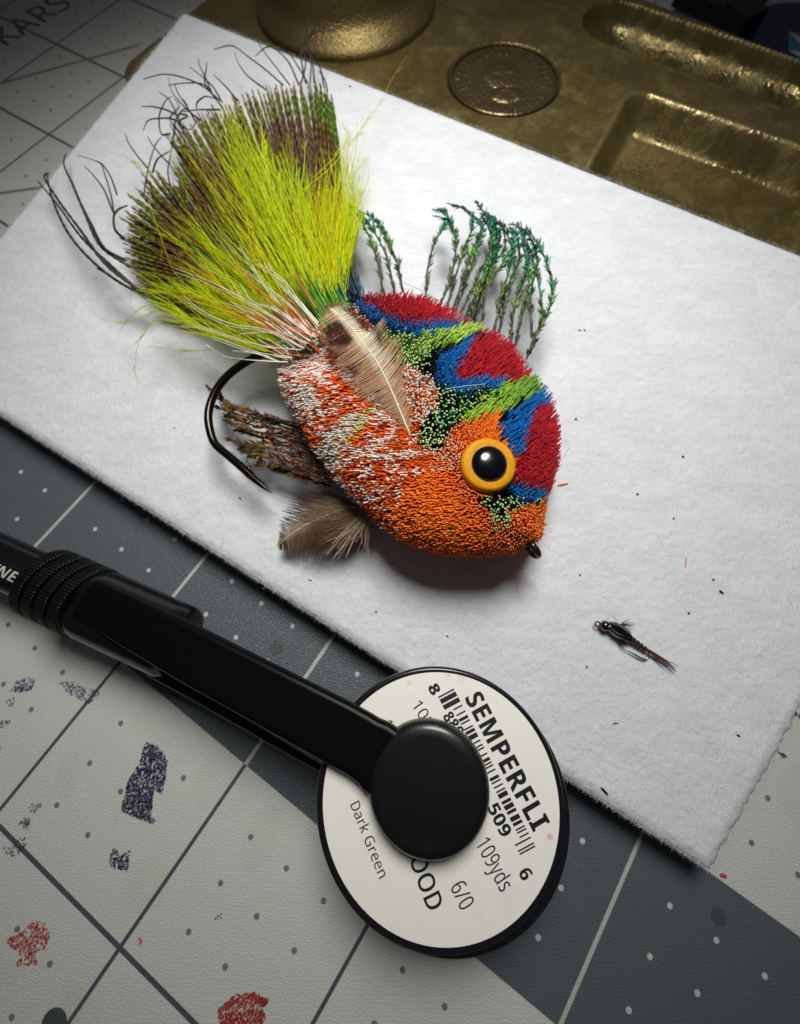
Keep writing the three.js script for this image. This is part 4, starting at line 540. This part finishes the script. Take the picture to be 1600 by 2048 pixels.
  { const m = new MB(); [[[806, 565], [840, 580], [878, 602]], [[890, 778], [930, 772], [970, 768]], [[702, 560], [712, 500], [717, 455]], [[1118, 925], [1130, 910], [1138, 895]]].forEach((p, i) => m.tube(curve(p.map(([x, y]) => atF(x, y, i === 1 ? 16.5 : 9)), 8), 0.03, i === 1 ? lin(0.7, 0.7, 0.65) : lin(0.05, 0.04, 0.04), 3)); part(root, 'stray_hair', m.geo(), softMat, { stuff: true }); }
}



// ---------------------------------------------------------------- the small nymph fly
{
  const zn = (q) => zm(1140, 1180, 0.175, q), F = (x, y, h) => atF(...zn([[x, y]])[0], h), c0 = atF(1240, 1270, 0), root = thing('nymph_fly', 'tiny black nymph fly with a bead head and forked brown tail, alone on the felt', 'fishing fly', c0);
  const gloss = P({ color: lin(0.012, 0.006, 0.004), roughness: 0.12, clearcoat: 0.8, clearcoatRoughness: 0.08 }), strip = (g) => { g.deleteAttribute('color'); return g; };
  const tub = (pts, rad, n = 24, sides = 10) => { const m = new MB(), c = curve(pts, n); m.tube(c, c.map((_, i) => (typeof rad === 'function' ? rad(i / n) : rad)), lin(1, 1, 1), sides, { cap: 0.6 }); return strip(m.geo()); };
  const bead = new THREE.SphereGeometry(0.72, 28, 20); const bc = F(402, 410, 1.0); bead.translate(bc.x, bc.y, bc.z); part(root, 'bead_head', bead, P({ color: lin(0.03, 0.008, 0.005), roughness: 0.08, metalness: 0.35, clearcoat: 1, clearcoatRoughness: 0.04 }), { label: 'glossy dark bead head' });
  const ec = F(315, 388, 0.95), a = F(402, 410, 0.95).sub(ec).normalize(), tg = new THREE.TorusGeometry(0.31, 0.11, 10, 24); tg.applyMatrix4(new THREE.Matrix4().makeBasis(a, a.clone().cross(FN).negate(), FN)); tg.translate(ec.x, ec.y, ec.z);
  const hook = part(root, 'hook', tub([F(640, 520, 0.9), F(760, 620, 0.8), F(860, 680, 0.7), F(898, 720, 0.6), F(890, 770, 0.55), F(850, 790, 0.5), F(790, 765, 0.5), F(700, 715, 0.5), F(630, 680, 0.5)], (t) => 0.13 * (1 - 0.6 * smooth(0.75, 1, t)), 40, 8), S({ color: lin(0.32, 0.29, 0.24), roughness: 0.2, metalness: 0.9 })); part(root, 'hook_eye', tg, S({ color: lin(0.10, 0.05, 0.03), roughness: 0.2, metalness: 0.9 }), { parent: hook });
  part(root, 'thorax', tub([F(440, 410, 0.95), F(490, 430, 1.0), F(560, 470, 1.05), F(630, 520, 0.95), F(690, 560, 0.85)], (t) => 0.46 + 0.5 * Math.sin(Math.PI * clamp(t * 0.9 + 0.08)), 26, 14), gloss);
  const cs = [F(465, 400, 1.6), F(560, 455, 1.75), F(655, 520, 1.5)], wc = tub(cs, (t) => 0.3 + 0.3 * Math.sin(Math.PI * t), 18, 10); part(root, 'wing_case', wc, P({ color: lin(0.003, 0.003, 0.004), roughness: 0.1, clearcoat: 1, clearcoatRoughness: 0.05 }));
  for (const p of [[[440, 425], [470, 402], [480, 405]], [[470, 402], [495, 435]]]) part(root, 'thread_wrap', tub(p.map(([x, y]) => F(x, y, 1.75)), 0.045, 6, 5), S({ color: lin(0.55, 0.38, 0.18), roughness: 0.3, metalness: 0.5 }));
  part(root, 'abdomen', tub([F(660, 540, 0.85), F(740, 590, 0.85), F(810, 640, 0.8), F(880, 690, 0.7)], (t) => (0.42 - 0.12 * t) * (1 + 0.24 * Math.sin(t * 31)), 60, 10), S({ color: lin(0.035, 0.020, 0.012), roughness: 0.35 }), { label: 'ribbed dark brown abdomen' });
  part(root, 'rib_wire', tub([F(690, 560, 1.12), F(760, 598, 1.14), F(830, 645, 1.05), F(890, 690, 0.95)], 0.05, 12, 5), S({ color: lin(0.42, 0.26, 0.10), roughness: 0.3, metalness: 0.7 }));
  const fibre = (p, r, col, h0, h1, name) => part(root, name, tub(p.map(([x, y], i) => F(x, y, h0 + (h1 - h0) * i / (p.length - 1))), (t) => r * (1 - 0.75 * t), 14, 5), S({ color: col, roughness: 0.45 })), blk = lin(0.006, 0.006, 0.009), brn = lin(0.07, 0.032, 0.016);
  for (const p of [[[520, 402], [620, 382], [728, 370]], [[520, 405], [640, 390], [745, 388]], [[525, 405], [640, 402], [748, 410]], [[525, 408], [630, 408], [715, 424]], [[600, 375], [650, 350], [690, 326]], [[560, 400], [640, 398], [735, 400]], [[620, 455], [670, 465], [708, 488]], [[620, 462], [660, 475], [695, 496]], [[560, 565], [590, 620], [622, 676]], [[570, 565], [605, 620], [636, 668]], [[590, 570], [630, 620], [672, 678]], [[600, 575], [630, 610], [655, 650]], [[580, 570], [600, 600], [640, 650]]]) fibre(p, 0.075, blk, 1.0, 0.9, 'leg_fibre');
  for (const p of [[[870, 668], [980, 730], [1120, 815], [1245, 870]], [[870, 672], [990, 745], [1120, 830], [1200, 892]], [[880, 680], [1000, 765], [1120, 860], [1222, 946]], [[885, 690], [1000, 785], [1090, 870], [1166, 932]], [[880, 676], [1000, 752], [1130, 850], [1210, 930]]]) fibre(p, 0.13, brn, 0.85, 0.55, 'tail_fibre');
  fibre([[530, 380], [525, 340], [480, 285], [400, 245]], 0.035, blk, 1.2, 1.6, 'thread_end');
}



// ---------------------------------------------------------------- thread spool held in the bobbin
{
  const HT = 15.2, n = V(-0.03, 1, 0.0).normalize(), q = new THREE.Quaternion().setFromUnitVectors(V(0, 1, 0), n), ct = at(877, 1599, HT), ex = V(1, 0, 0).applyQuaternion(q), ez = V(0, 0, 1).applyQuaternion(q);
  const R = 13.43, root = thing('thread_spool', 'black thread spool with a white printed paper label, clamped in the bobbin', 'thread spool', ct.clone().setY(0));
  const lathe = (pr, seg = 128) => { const g = new THREE.LatheGeometry(pr.map(([a, b]) => new THREE.Vector2(a, b)), seg); g.applyQuaternion(q); g.translate(ct.x, ct.y, ct.z); return g; };
  const plastic = P({ color: lin(0.007, 0.007, 0.009), roughness: 0.28, clearcoat: 0.4, clearcoatRoughness: 0.2 });
  const flange = (y0, y1, r) => lathe([[0.01, y0], [r - 0.35, y0], [r - 0.1, y0 + 0.1], [r, y0 + 0.35], [r, y1 - 0.35], [r - 0.1, y1 - 0.1], [r - 0.35, y1], [0.01, y1]]);
  part(root, 'flange', flange(-1.3, 0, R), plastic); part(root, 'flange', flange(-4.6, -3.4, R + 0.5).translate(1.1, 0, 1.9), plastic);
  const tr = []; for (let i = 0; i <= 120; i++) { const y = -3.38 + 2.06 * i / 120; tr.push([R - 0.9 + 0.05 * Math.sin(i * 1.5), y]); } part(root, 'wound_thread', lathe(tr, 96).translate(0.6, 0, 1.1), S({ color: lin(0.16, 0.165, 0.15), roughness: 0.6 }));
  // the printed label
  const LR = 12.72, lc = ct.clone().addScaledVector(n, 0.05).addScaledVector(ex, 0.1).addScaledVector(ez, -0.12), K = 1024 / (2 * LR), loc = (px, py) => { const p = onPlane(px, py, lc, n).sub(lc); return [512 + p.dot(ex) * K, 512 + p.dot(ez) * K]; }, z6 = (x, y) => loc(600 + 0.3625 * x, 1300 + 0.3625 * y);
  const cv = canvas(1024, 1024, (c) => {
    c.fillStyle = '#efeee6'; c.fillRect(0, 0, 1024, 1024);
    for (let i = 0; i < 120; i++) { c.fillStyle = `rgba(${rnd() < 0.3 ? '214,120,140' : '170,160,130'},${rr(0.01, 0.035)})`; c.beginPath(); c.ellipse(rr(0, 1024), rr(0, 1024), rr(6, 60), rr(4, 40), rr(0, 3), 0, 7); c.fill(); }
    const blush = (x, y, r, a) => { const p = z6(x, y), g = c.createRadialGradient(p[0], p[1], 0, p[0], p[1], r); g.addColorStop(0, `rgba(216,80,110,${a})`); g.addColorStop(1, 'rgba(216,80,110,0)'); c.fillStyle = g; c.fillRect(p[0] - r, p[1] - r, 2 * r, 2 * r); };
    blush(1378, 1030, 18, 0.5); blush(890, 150, 40, 0.12); blush(820, 140, 20, 0.2); blush(600, 180, 14, 0.25);
    for (let i = 0; i < 40; i++) { c.strokeStyle = `rgba(80,60,60,${rr(0.06, 0.25)})`; c.lineWidth = rr(0.5, 1.4); const a = rr(2.6, 4.4), r = rr(470, 508), x = 512 + r * Math.cos(a), y = 512 + r * Math.sin(a); c.beginPath(); c.moveTo(x, y); c.lineTo(x + rr(-14, 14), y + rr(-8, 8)); c.stroke(); }
    const write = (s, b0, b1, ht, font, col = '#17161a', stroke = 0) => { const A = z6(...b0), B = z6(...b1), L = Math.hypot(B[0] - A[0], B[1] - A[1]), h = ht * 0.3625 * 1.0 * K / 18.4; c.save(); c.translate(...A); c.rotate(Math.atan2(B[1] - A[1], B[0] - A[0])); c.font = `${font} ${(h / 0.72).toFixed(1)}px sans-serif`; c.fillStyle = col; c.scale(L / c.measureText(s).width, 1); c.fillText(s, 0, 0); if (stroke) { c.strokeStyle = col; c.lineWidth = stroke; c.strokeText(s, 0, 0); } c.restore(); };
    write('SEMPERFLI', [905, 262], [1290, 1010], 104, 'bold', '#121114', 2);
    write('8', [702, 204], [730, 258], 62, 'bold', '#121114', 2); write('6', [1202, 1226], [1232, 1282], 66, 'bold', '#121114', 1);
    write('100m', [612, 300], [745, 520], 66, 'normal'); write('109yds', [965, 1066], [1110, 1345], 84, 'normal');
    write('100%', [450, 405], [560, 600], 60, 'normal'); write('6/0', [825, 1305], [892, 1448], 84, 'normal');
    write('OOD', [600, 1150], [712, 1455], 88, 'normal', '#17161a', 2.5); write('Dark Green', [272, 848], [440, 1272], 54, 'normal');
    // bar code: long bars with the digits set into its lower edge
    const w = [1, 1, 3, 1, 3, 2, 1, 3, 1, 2, 2, 1, 1, 3, 1, 1, 2, 1, 3, 2, 1, 2, 1, 1, 1, 3, 1, 2, 2, 1, 1, 1, 1, 2, 1, 3, 2, 1, 1, 2, 1, 2, 1, 1, 3, 2, 2, 1, 3, 1, 2, 2, 3, 1, 2, 2, 1, 1, 1, 2, 1, 2, 1, 3, 1, 1, 1], tot = w.reduce((a, b) => a + b, 0); let acc = 0;
    w.forEach((wd, i) => { const t0 = acc / tot, t1 = (acc + wd) / tot; acc += wd; if (i & 1) return; const T = (t) => [848 + (1300 - 848) * t, 212 + (1085 - 212) * t], D = [-82, 44], f = i < 5 || i > w.length - 7 ? 1.06 : 0.6, p = [T(t0), T(t1)]; const qd = [z6(...p[0]), z6(...p[1]), z6(p[1][0] + D[0] * f, p[1][1] + D[1] * f), z6(p[0][0] + D[0] * f, p[0][1] + D[1] * f)]; c.fillStyle = '#151418'; c.beginPath(); qd.forEach((v, j) => (j ? c.lineTo(...v) : c.moveTo(...v))); c.fill(); });
    write('880', [784, 366], [864, 488], 62, 'bold', '#121114', 1); write('509', [1030, 866], [1116, 1042], 66, 'bold', '#121114', 1.5);
  });
  const lg = new THREE.CircleGeometry(LR, 128); lg.rotateX(-Math.PI / 2); { const p = lg.attributes.position, u = lg.attributes.uv; for (let i = 0; i < p.count; i++) u.setXY(i, 0.5 + p.getX(i) / LR / 2, 0.5 - p.getZ(i) / LR / 2); } lg.applyQuaternion(q); lg.translate(lc.x, lc.y, lc.z);
  part(root, 'paper_label', lg, S({ map: tex(cv, true), roughness: 0.55 }), { label: 'white printed paper label with lettering and a bar code' });

  // -------------------------------------------------------------- the bobbin holder
  const hA = 8.6, bobbin = thing('thread_bobbin', 'black bobbin holder with a knurled collar and a flat arm clamping the spool', 'bobbin holder', at(155, 1203, 0));
  const A0 = at(152, 1203, hA + 3).setY(hA), A1 = at(58, 1160, hA + 3).setY(hA), axd = A1.clone().sub(A0).normalize(), along3 = (d) => A0.clone().addScaledVector(axd, d), upv = V(0, 1, 0), sd = axd.clone().negate().cross(upv).normalize();
  const turned = (prof, seg, wob) => { // a turned part along the axis: prof = [distance from A0, radius]
    const m = new MB(), N = prof.length; const g = new THREE.BufferGeometry(), p = [], uv = [], idx = [];
    prof.forEach(([d, r], i) => { for (let k = 0; k <= seg; k++) { const th = k / seg * 2 * Math.PI, rad = wob ? wob(i, k, r) : r, c = along3(d); c.addScaledVector(upv, Math.cos(th) * rad).addScaledVector(sd, Math.sin(th) * rad); p.push(c.x, c.y, c.z); uv.push(i / (N - 1), k / seg); } });
    for (let i = 0; i < N - 1; i++) for (let k = 0; k < seg; k++) { const a = i * (seg + 1) + k, b = a + seg + 1; idx.push(a, a + 1, b, a + 1, b + 1, b); }
    g.setAttribute('position', new THREE.BufferAttribute(new Float32Array(p), 3)); g.setAttribute('uv', new THREE.BufferAttribute(new Float32Array(uv), 2)); g.setIndex(idx); g.computeVertexNormals(); return g;
  };
  const cl = A0.distanceTo(A1), anod = P({ color: lin(0.0038, 0.0038, 0.0045), roughness: 0.28, specularIntensity: 0.6, clearcoat: 0.15, clearcoatRoughness: 0.2 });
  // handle tube with its lettering
  const tubeL = 46, TR = 3.55, tp = []; for (let i = 0; i <= 24; i++) tp.push([cl - 0.3 + tubeL * i / 24, TR]);
  part(bobbin, 'handle', turned(tp, 64), anod);
  { // lettering printed on the tube, a thin curved sheet just over it
    const cv2 = canvas(1024, 256, (c, w, h) => { c.fillStyle = '#0a0a0b'; c.fillRect(0, 0, w, h); c.fillStyle = '#b9b6ab'; c.font = 'italic bold 190px sans-serif'; const mw = c.measureText('LINE').width; c.save(); c.translate(40, 205); c.scale(940 / mw, 1); c.fillText('LINE', 0, 0); c.restore(); for (let i = 0; i < 700; i++) { c.fillStyle = `rgba(10,10,11,${rr(0.1, 0.5)})`; c.fillRect(rr(0, w), rr(0, h), rr(1, 5), rr(1, 4)); } });
    const E1 = at(56, 1112, hA + TR), e = E1.clone().sub(A0).dot(axd), L = 5.9, hgt = 2.7, g = new THREE.BufferGeometry(), p = [], uv = [], nn = [], idx = [], N = 12, th0 = Math.atan2(E1.clone().sub(along3(e)).dot(sd), E1.clone().sub(along3(e)).dot(upv)) * 0.0 - 0.32, th1 = th0 + hgt / TR;
    for (let i = 0; i <= 1; i++) for (let k = 0; k <= N; k++) { const th = th0 + (th1 - th0) * k / N, c = along3(e + L * (1 - i) - 0.5), d = V().addScaledVector(upv, Math.cos(th)).addScaledVector(sd, Math.sin(th)); c.addScaledVector(d, TR + 0.015); p.push(c.x, c.y, c.z); nn.push(d.x, d.y, d.z); uv.push(i, 1 - k / N); }
    for (let k = 0; k < N; k++) { const a = k, b = k + N + 1; idx.push(a, a + 1, b, a + 1, b + 1, b); }
    g.setAttribute('position', new THREE.BufferAttribute(new Float32Array(p), 3)); g.setAttribute('normal', new THREE.BufferAttribute(new Float32Array(nn), 3)); g.setAttribute('uv', new THREE.BufferAttribute(new Float32Array(uv), 2)); g.setIndex(idx);
    part(bobbin, 'printed_lettering', g, S({ map: tex(cv2, true), roughness: 0.35, side: THREE.DoubleSide }), { label: 'pale grey italic lettering on the handle' });
  }
  // knurled collar of four ridged rings
  const kp = [], rings = 4; for (let i = 0; i <= 64; i++) { const t = i / 64, f = (t * rings) % 1, ed = smooth(0, 0.14, f) * smooth(1, 0.86, f); kp.push([-0.2 + (cl + 0.5) * t, 4.0 + 0.95 * (t >= 1 ? 0 : ed)]); }
  part(bobbin, 'knurled_collar', turned([[-0.25, 3], ...kp, [cl + 0.35, 3]], 216, (i, k, r) => r + (r > 4.6 ? 0.16 * ((k % 3) === 0 ? -1 : 0.5) : 0)), anod);
  const E = at(328, 1300, hA + 3).setY(hA), sl = E.clone().sub(A0).length(), sp = [[0.2, 4.3], [-0.4, 4.75], [-1.4, 4.9]]; for (let i = 1; i <= 10; i++) sp.push([-1.4 - (sl - 2) * i / 10, 4.9]); sp.push([-sl, 4.6], [-sl - 0.3, 3.9], [-sl - 0.3, 0.01]);
  const slv = turned(sp.map(([d, r]) => [d, r]), 72); { const p = slv.attributes.position; for (let i = 0; i < p.count; i++) if (p.getY(i) > hA + 3.9) p.setY(i, hA + 3.9); slv.computeVertexNormals(); }
  part(bobbin, 'sleeve', slv, anod);
  // flat arms: a plate with rounded edges laid over the sleeve and over the spool
  const plate = (px, pc, pn, th, bev) => {
    let area = 0; px.forEach(([x, y], i) => { const [a, b] = px[(i + 1) % px.length]; area += x * b - a * y; }); if (area < 0) px = px.slice().reverse();
    const w = px.map(([x, y]) => onPlane(x, y, pc, pn)), N = w.length, nrm = w.map((p, i) => { const a = w[(i + N - 1) % N], b = w[(i + 1) % N], t = b.clone().sub(a).normalize(); return V(t.z, 0, -t.x); });
    const p = [], idx = [], lay = [[bev, 0], [bev * 0.6, -bev * 0.08], [bev * 0.28, -bev * 0.3], [bev * 0.07, -bev * 0.62], [0, -bev], [0, -th + bev * 0.5], [bev * 0.5, -th]];
    lay.forEach(([inn, dy]) => w.forEach((q, i) => p.push(q.x - nrm[i].x * inn, q.y + dy, q.z - nrm[i].z * inn)));
    const tris = THREE.ShapeUtils.triangulateShape(w.map((v) => new THREE.Vector2(v.x, -v.z)), []); tris.forEach(([a, b, c]) => { const f = (w[b].x - w[a].x) * -(w[c].z - w[a].z) + (w[b].z - w[a].z) * (w[c].x - w[a].x) > 0; f ? idx.push(a, b, c) : idx.push(a, c, b); const o = (lay.length - 1) * N; f ? idx.push(o + a, o + c, o + b) : idx.push(o + a, o + b, o + c); });
    for (let l = 0; l < lay.length - 1; l++) for (let i = 0; i < N; i++) { const j = (i + 1) % N, a = l * N + i, b = l * N + j, c = a + N, d = b + N; idx.push(a, c, b, b, c, d); }
    const g = new THREE.BufferGeometry(); g.setAttribute('position', new THREE.BufferAttribute(new Float32Array(p), 3)); g.setIndex(idx); const o = g.toNonIndexed(); o.computeVertexNormals(); return creased(o);
  };
  const creased = (g) => { const p = g.attributes.position, map = new Map(), n = g.attributes.normal, key = (i) => `${Math.round(p.getX(i) * 200)},${Math.round(p.getY(i) * 200)},${Math.round(p.getZ(i) * 200)}`; for (let i = 0; i < p.count; i++) { const k = key(i); if (!map.has(k)) map.set(k, []); map.get(k).push(i); } const out = new Float32Array(p.count * 3); for (const L of map.values()) for (const i of L) { let x = 0, y = 0, z = 0; for (const j of L) { const d = n.getX(i) * n.getX(j) + n.getY(i) * n.getY(j) + n.getZ(i) * n.getZ(j); if (d > 0.72) { x += n.getX(j); y += n.getY(j); z += n.getZ(j); } } const l = Math.hypot(x, y, z) || 1; out[i * 3] = x / l; out[i * 3 + 1] = y / l; out[i * 3 + 2] = z / l; } g.setAttribute('normal', new THREE.BufferAttribute(out, 3)); return g; };
  const armPx = [[140, 1232], [152, 1206], [172, 1176], [188, 1160], [200, 1161], [367, 1240], [530, 1322], [700, 1407], [742, 1430], [758, 1440], [768, 1444], [778, 1448]];
  armPx.push([840, 1490], [900, 1560], [880, 1620], [800, 1640]); armPx.push([722, 1582], [716, 1572], [706, 1564], [690, 1552], [660, 1536], [530, 1463], [367, 1372], [250, 1302]);
  const a0 = at(250, 1260, 13.9), a1 = at(858, 1579, 18.2), ad = a1.clone().sub(a0).normalize(), an = ad.clone().cross(V(0, 1, 0)).cross(ad).normalize(); if (an.y < 0) an.negate();
  const dusty = grey(256, 256, (u, v) => 0.35 + 0.3 * vnoise(u * 60, v * 60, 60) + 0.15 * vnoise(u * 12, v * 12, 12));
  const satin = P({ color: lin(0.0028, 0.0028, 0.0032), roughness: 0.34, specularIntensity: 0.22, bumpMap: rep(dusty, 8, 8), bumpScale: 0.00001 });
  part(bobbin, 'arm', plate(armPx, a0, an, 1.5, 0.7), satin, { label: 'flat black arm reaching over the spool' });
  { const pcx = a1.clone().addScaledVector(an, 0.2), pr = 0.5 * onPlane(731, 1579, pcx, an).distanceTo(onPlane(980, 1579, pcx, an)), c2 = onPlane(855, 1579, pcx, an), pq = new THREE.Quaternion().setFromUnitVectors(V(0, 1, 0), an), pf = [[0.01, -2.3], [pr - 0.5, -2.3], [pr - 0.1, -2.0], [pr, -1.5], [pr - 0.04, -0.95], [pr - 0.2, -0.5], [pr - 0.5, -0.2], [pr - 0.95, -0.04], [pr - 1.5, 0], [0.01, 0.02]].map(([a, b]) => new THREE.Vector2(a, b)), lg2 = new THREE.LatheGeometry(pf, 96); lg2.applyQuaternion(pq); lg2.translate(c2.x, c2.y, c2.z);
    part(bobbin, 'round_pad', lg2, P({ color: lin(0.0055, 0.0055, 0.006), roughness: 0.36, specularIntensity: 0.6, clearcoat: 0.5, clearcoatRoughness: 0.18, bumpMap: rep(dusty, 6, 6), bumpScale: 0.00002 }), { label: 'round black pad at the end of the arm' }); }
  part(bobbin, 'arm', plate([[300, 1330], [420, 1395], [560, 1480], [650, 1535], [648, 1552], [540, 1492], [400, 1412], [290, 1352]], at(300, 1340, 7.5), V(0.06, 1, 0.03).normalize(), 1.3, 0.5), anod, { label: 'lower arm running under the spool' });
}



// ---------------------------------------------------------------- trimmings lying about
{
  const bit = (px, onFelt, r, col, label, group, h = 0.12) => {
    const pts = px.map(([x, y]) => (onFelt ? atF(x, y, h) : at(x, y, h))), o = thing('hair_clipping', label, 'clipping', pts[0], group), m = new MB(), c = curve(pts.length > 1 ? pts : [pts[0], pts[0].clone().add(V(0.3, 0.05, 0.2))], 8);
    m.tube(c, c.map((_, i) => r * (1 - 0.5 * Math.abs(i / 4 - 1) ** 3)), vary(col, 0.15), 6, { cap: 0.7 }); part(o, 'clipped_hair', m.geo(), softMat);
  };
  const rd = lin(0.28, 0.02, 0.02), bk = lin(0.012, 0.012, 0.014), og = lin(0.60, 0.16, 0.06);
  bit([[1115, 971], [1125, 969], [1136, 967]], true, 0.17, og, 'single orange hair clipping just right of the fish snout');
  bit([[1373, 1115], [1372, 1125], [1371, 1136]], true, 0.06, lin(0.62, 0.14, 0.13), 'thin pale red hair lying upright on the right of the felt');
  bit([[1439, 1181], [1443, 1184], [1447, 1187]], true, 0.16, bk, 'short black clipping near the right edge of the felt');
  bit([[1202, 1575], [1209, 1582], [1216, 1590]], true, 0.14, bk, 'slanted black clipping beside the spool on the felt');
  bit([[1225, 1449], [1230, 1446], [1237, 1447]], true, 0.06, bk, 'curved fine black hair on the felt below the nymph fly');
  bit([[1474, 1469], [1481, 1473]], true, 0.1, bk, 'small black clipping low on the right of the felt');
  bit([[1545, 1500], [1560, 1506], [1575, 1514]], false, 0.1, lin(0.05, 0.10, 0.07), 'dark green hair on the mat by the right felt edge');
  bit([[1440, 1750], [1447, 1751], [1453, 1753]], false, 0.24, lin(0.45, 0.04, 0.07), 'red clipping on the mat at the near corner of the felt');
  bit([[478, 995]], true, 0.11, bk, 'black speck on the felt below the hook point');
  bit([[1346, 1036], [1349, 1037]], true, 0.16, lin(0.14, 0.20, 0.10), 'grey green speck on the felt right of the fish');
  bit([[1172, 1332], [1175, 1335]], true, 0.12, lin(0.16, 0.16, 0.09), 'olive speck on the felt under the nymph fly');
  bit([[1168, 659], [1171, 661]], true, 0.12, lin(0.02, 0.07, 0.2), 'blue speck on the felt right of the dorsal fin');
  bit([[1085, 619], [1086, 627]], true, 0.16, lin(0.6, 0.03, 0.05), 'bright red clipping caught among the dorsal fin strands', undefined, 5.5);
  for (const [x, y, w] of [[1275, 987, 'dark red speck right of the fish snout, level with the snout'], [1160, 1149, 'dark red speck between the hook eye and the nymph fly'], [1427, 1158, 'dark red speck right of the pale red hair on the felt'], [1378, 1225, 'dark red speck up and right of the nymph tail'], [752, 1222, 'dark red speck on the felt below the fish, nearest the bobbin arm'], [895, 1271, 'dark red speck on the felt between the fish belly and the spool'], [1152, 837, 'dark red speck just right of the red hair of the fish head'], [1366, 912, 'dark red speck farthest right above the fish snout level']]) bit([[x - 2, y], [x + 2, y + 2]], true, rr(0.10, 0.17), rd, w, 'dark red specks scattered on the felt');
  for (const [x, y, w] of [[700, 172, 'grey lint speck beside the tail tip near the far felt edge'], [348, 855, 'grey lint speck on the felt left of the hook bend'], [1160, 660, 'grey lint speck right of the dorsal fin strands'], [620, 1160, 'grey lint speck on the felt below the belly feather']]) bit([[x - 3, y - 1], [x + 3, y + 1]], true, rr(0.05, 0.08), lin(0.10, 0.09, 0.09), w, 'grey lint specks on the felt');
}


renderer.render(scene, camera);
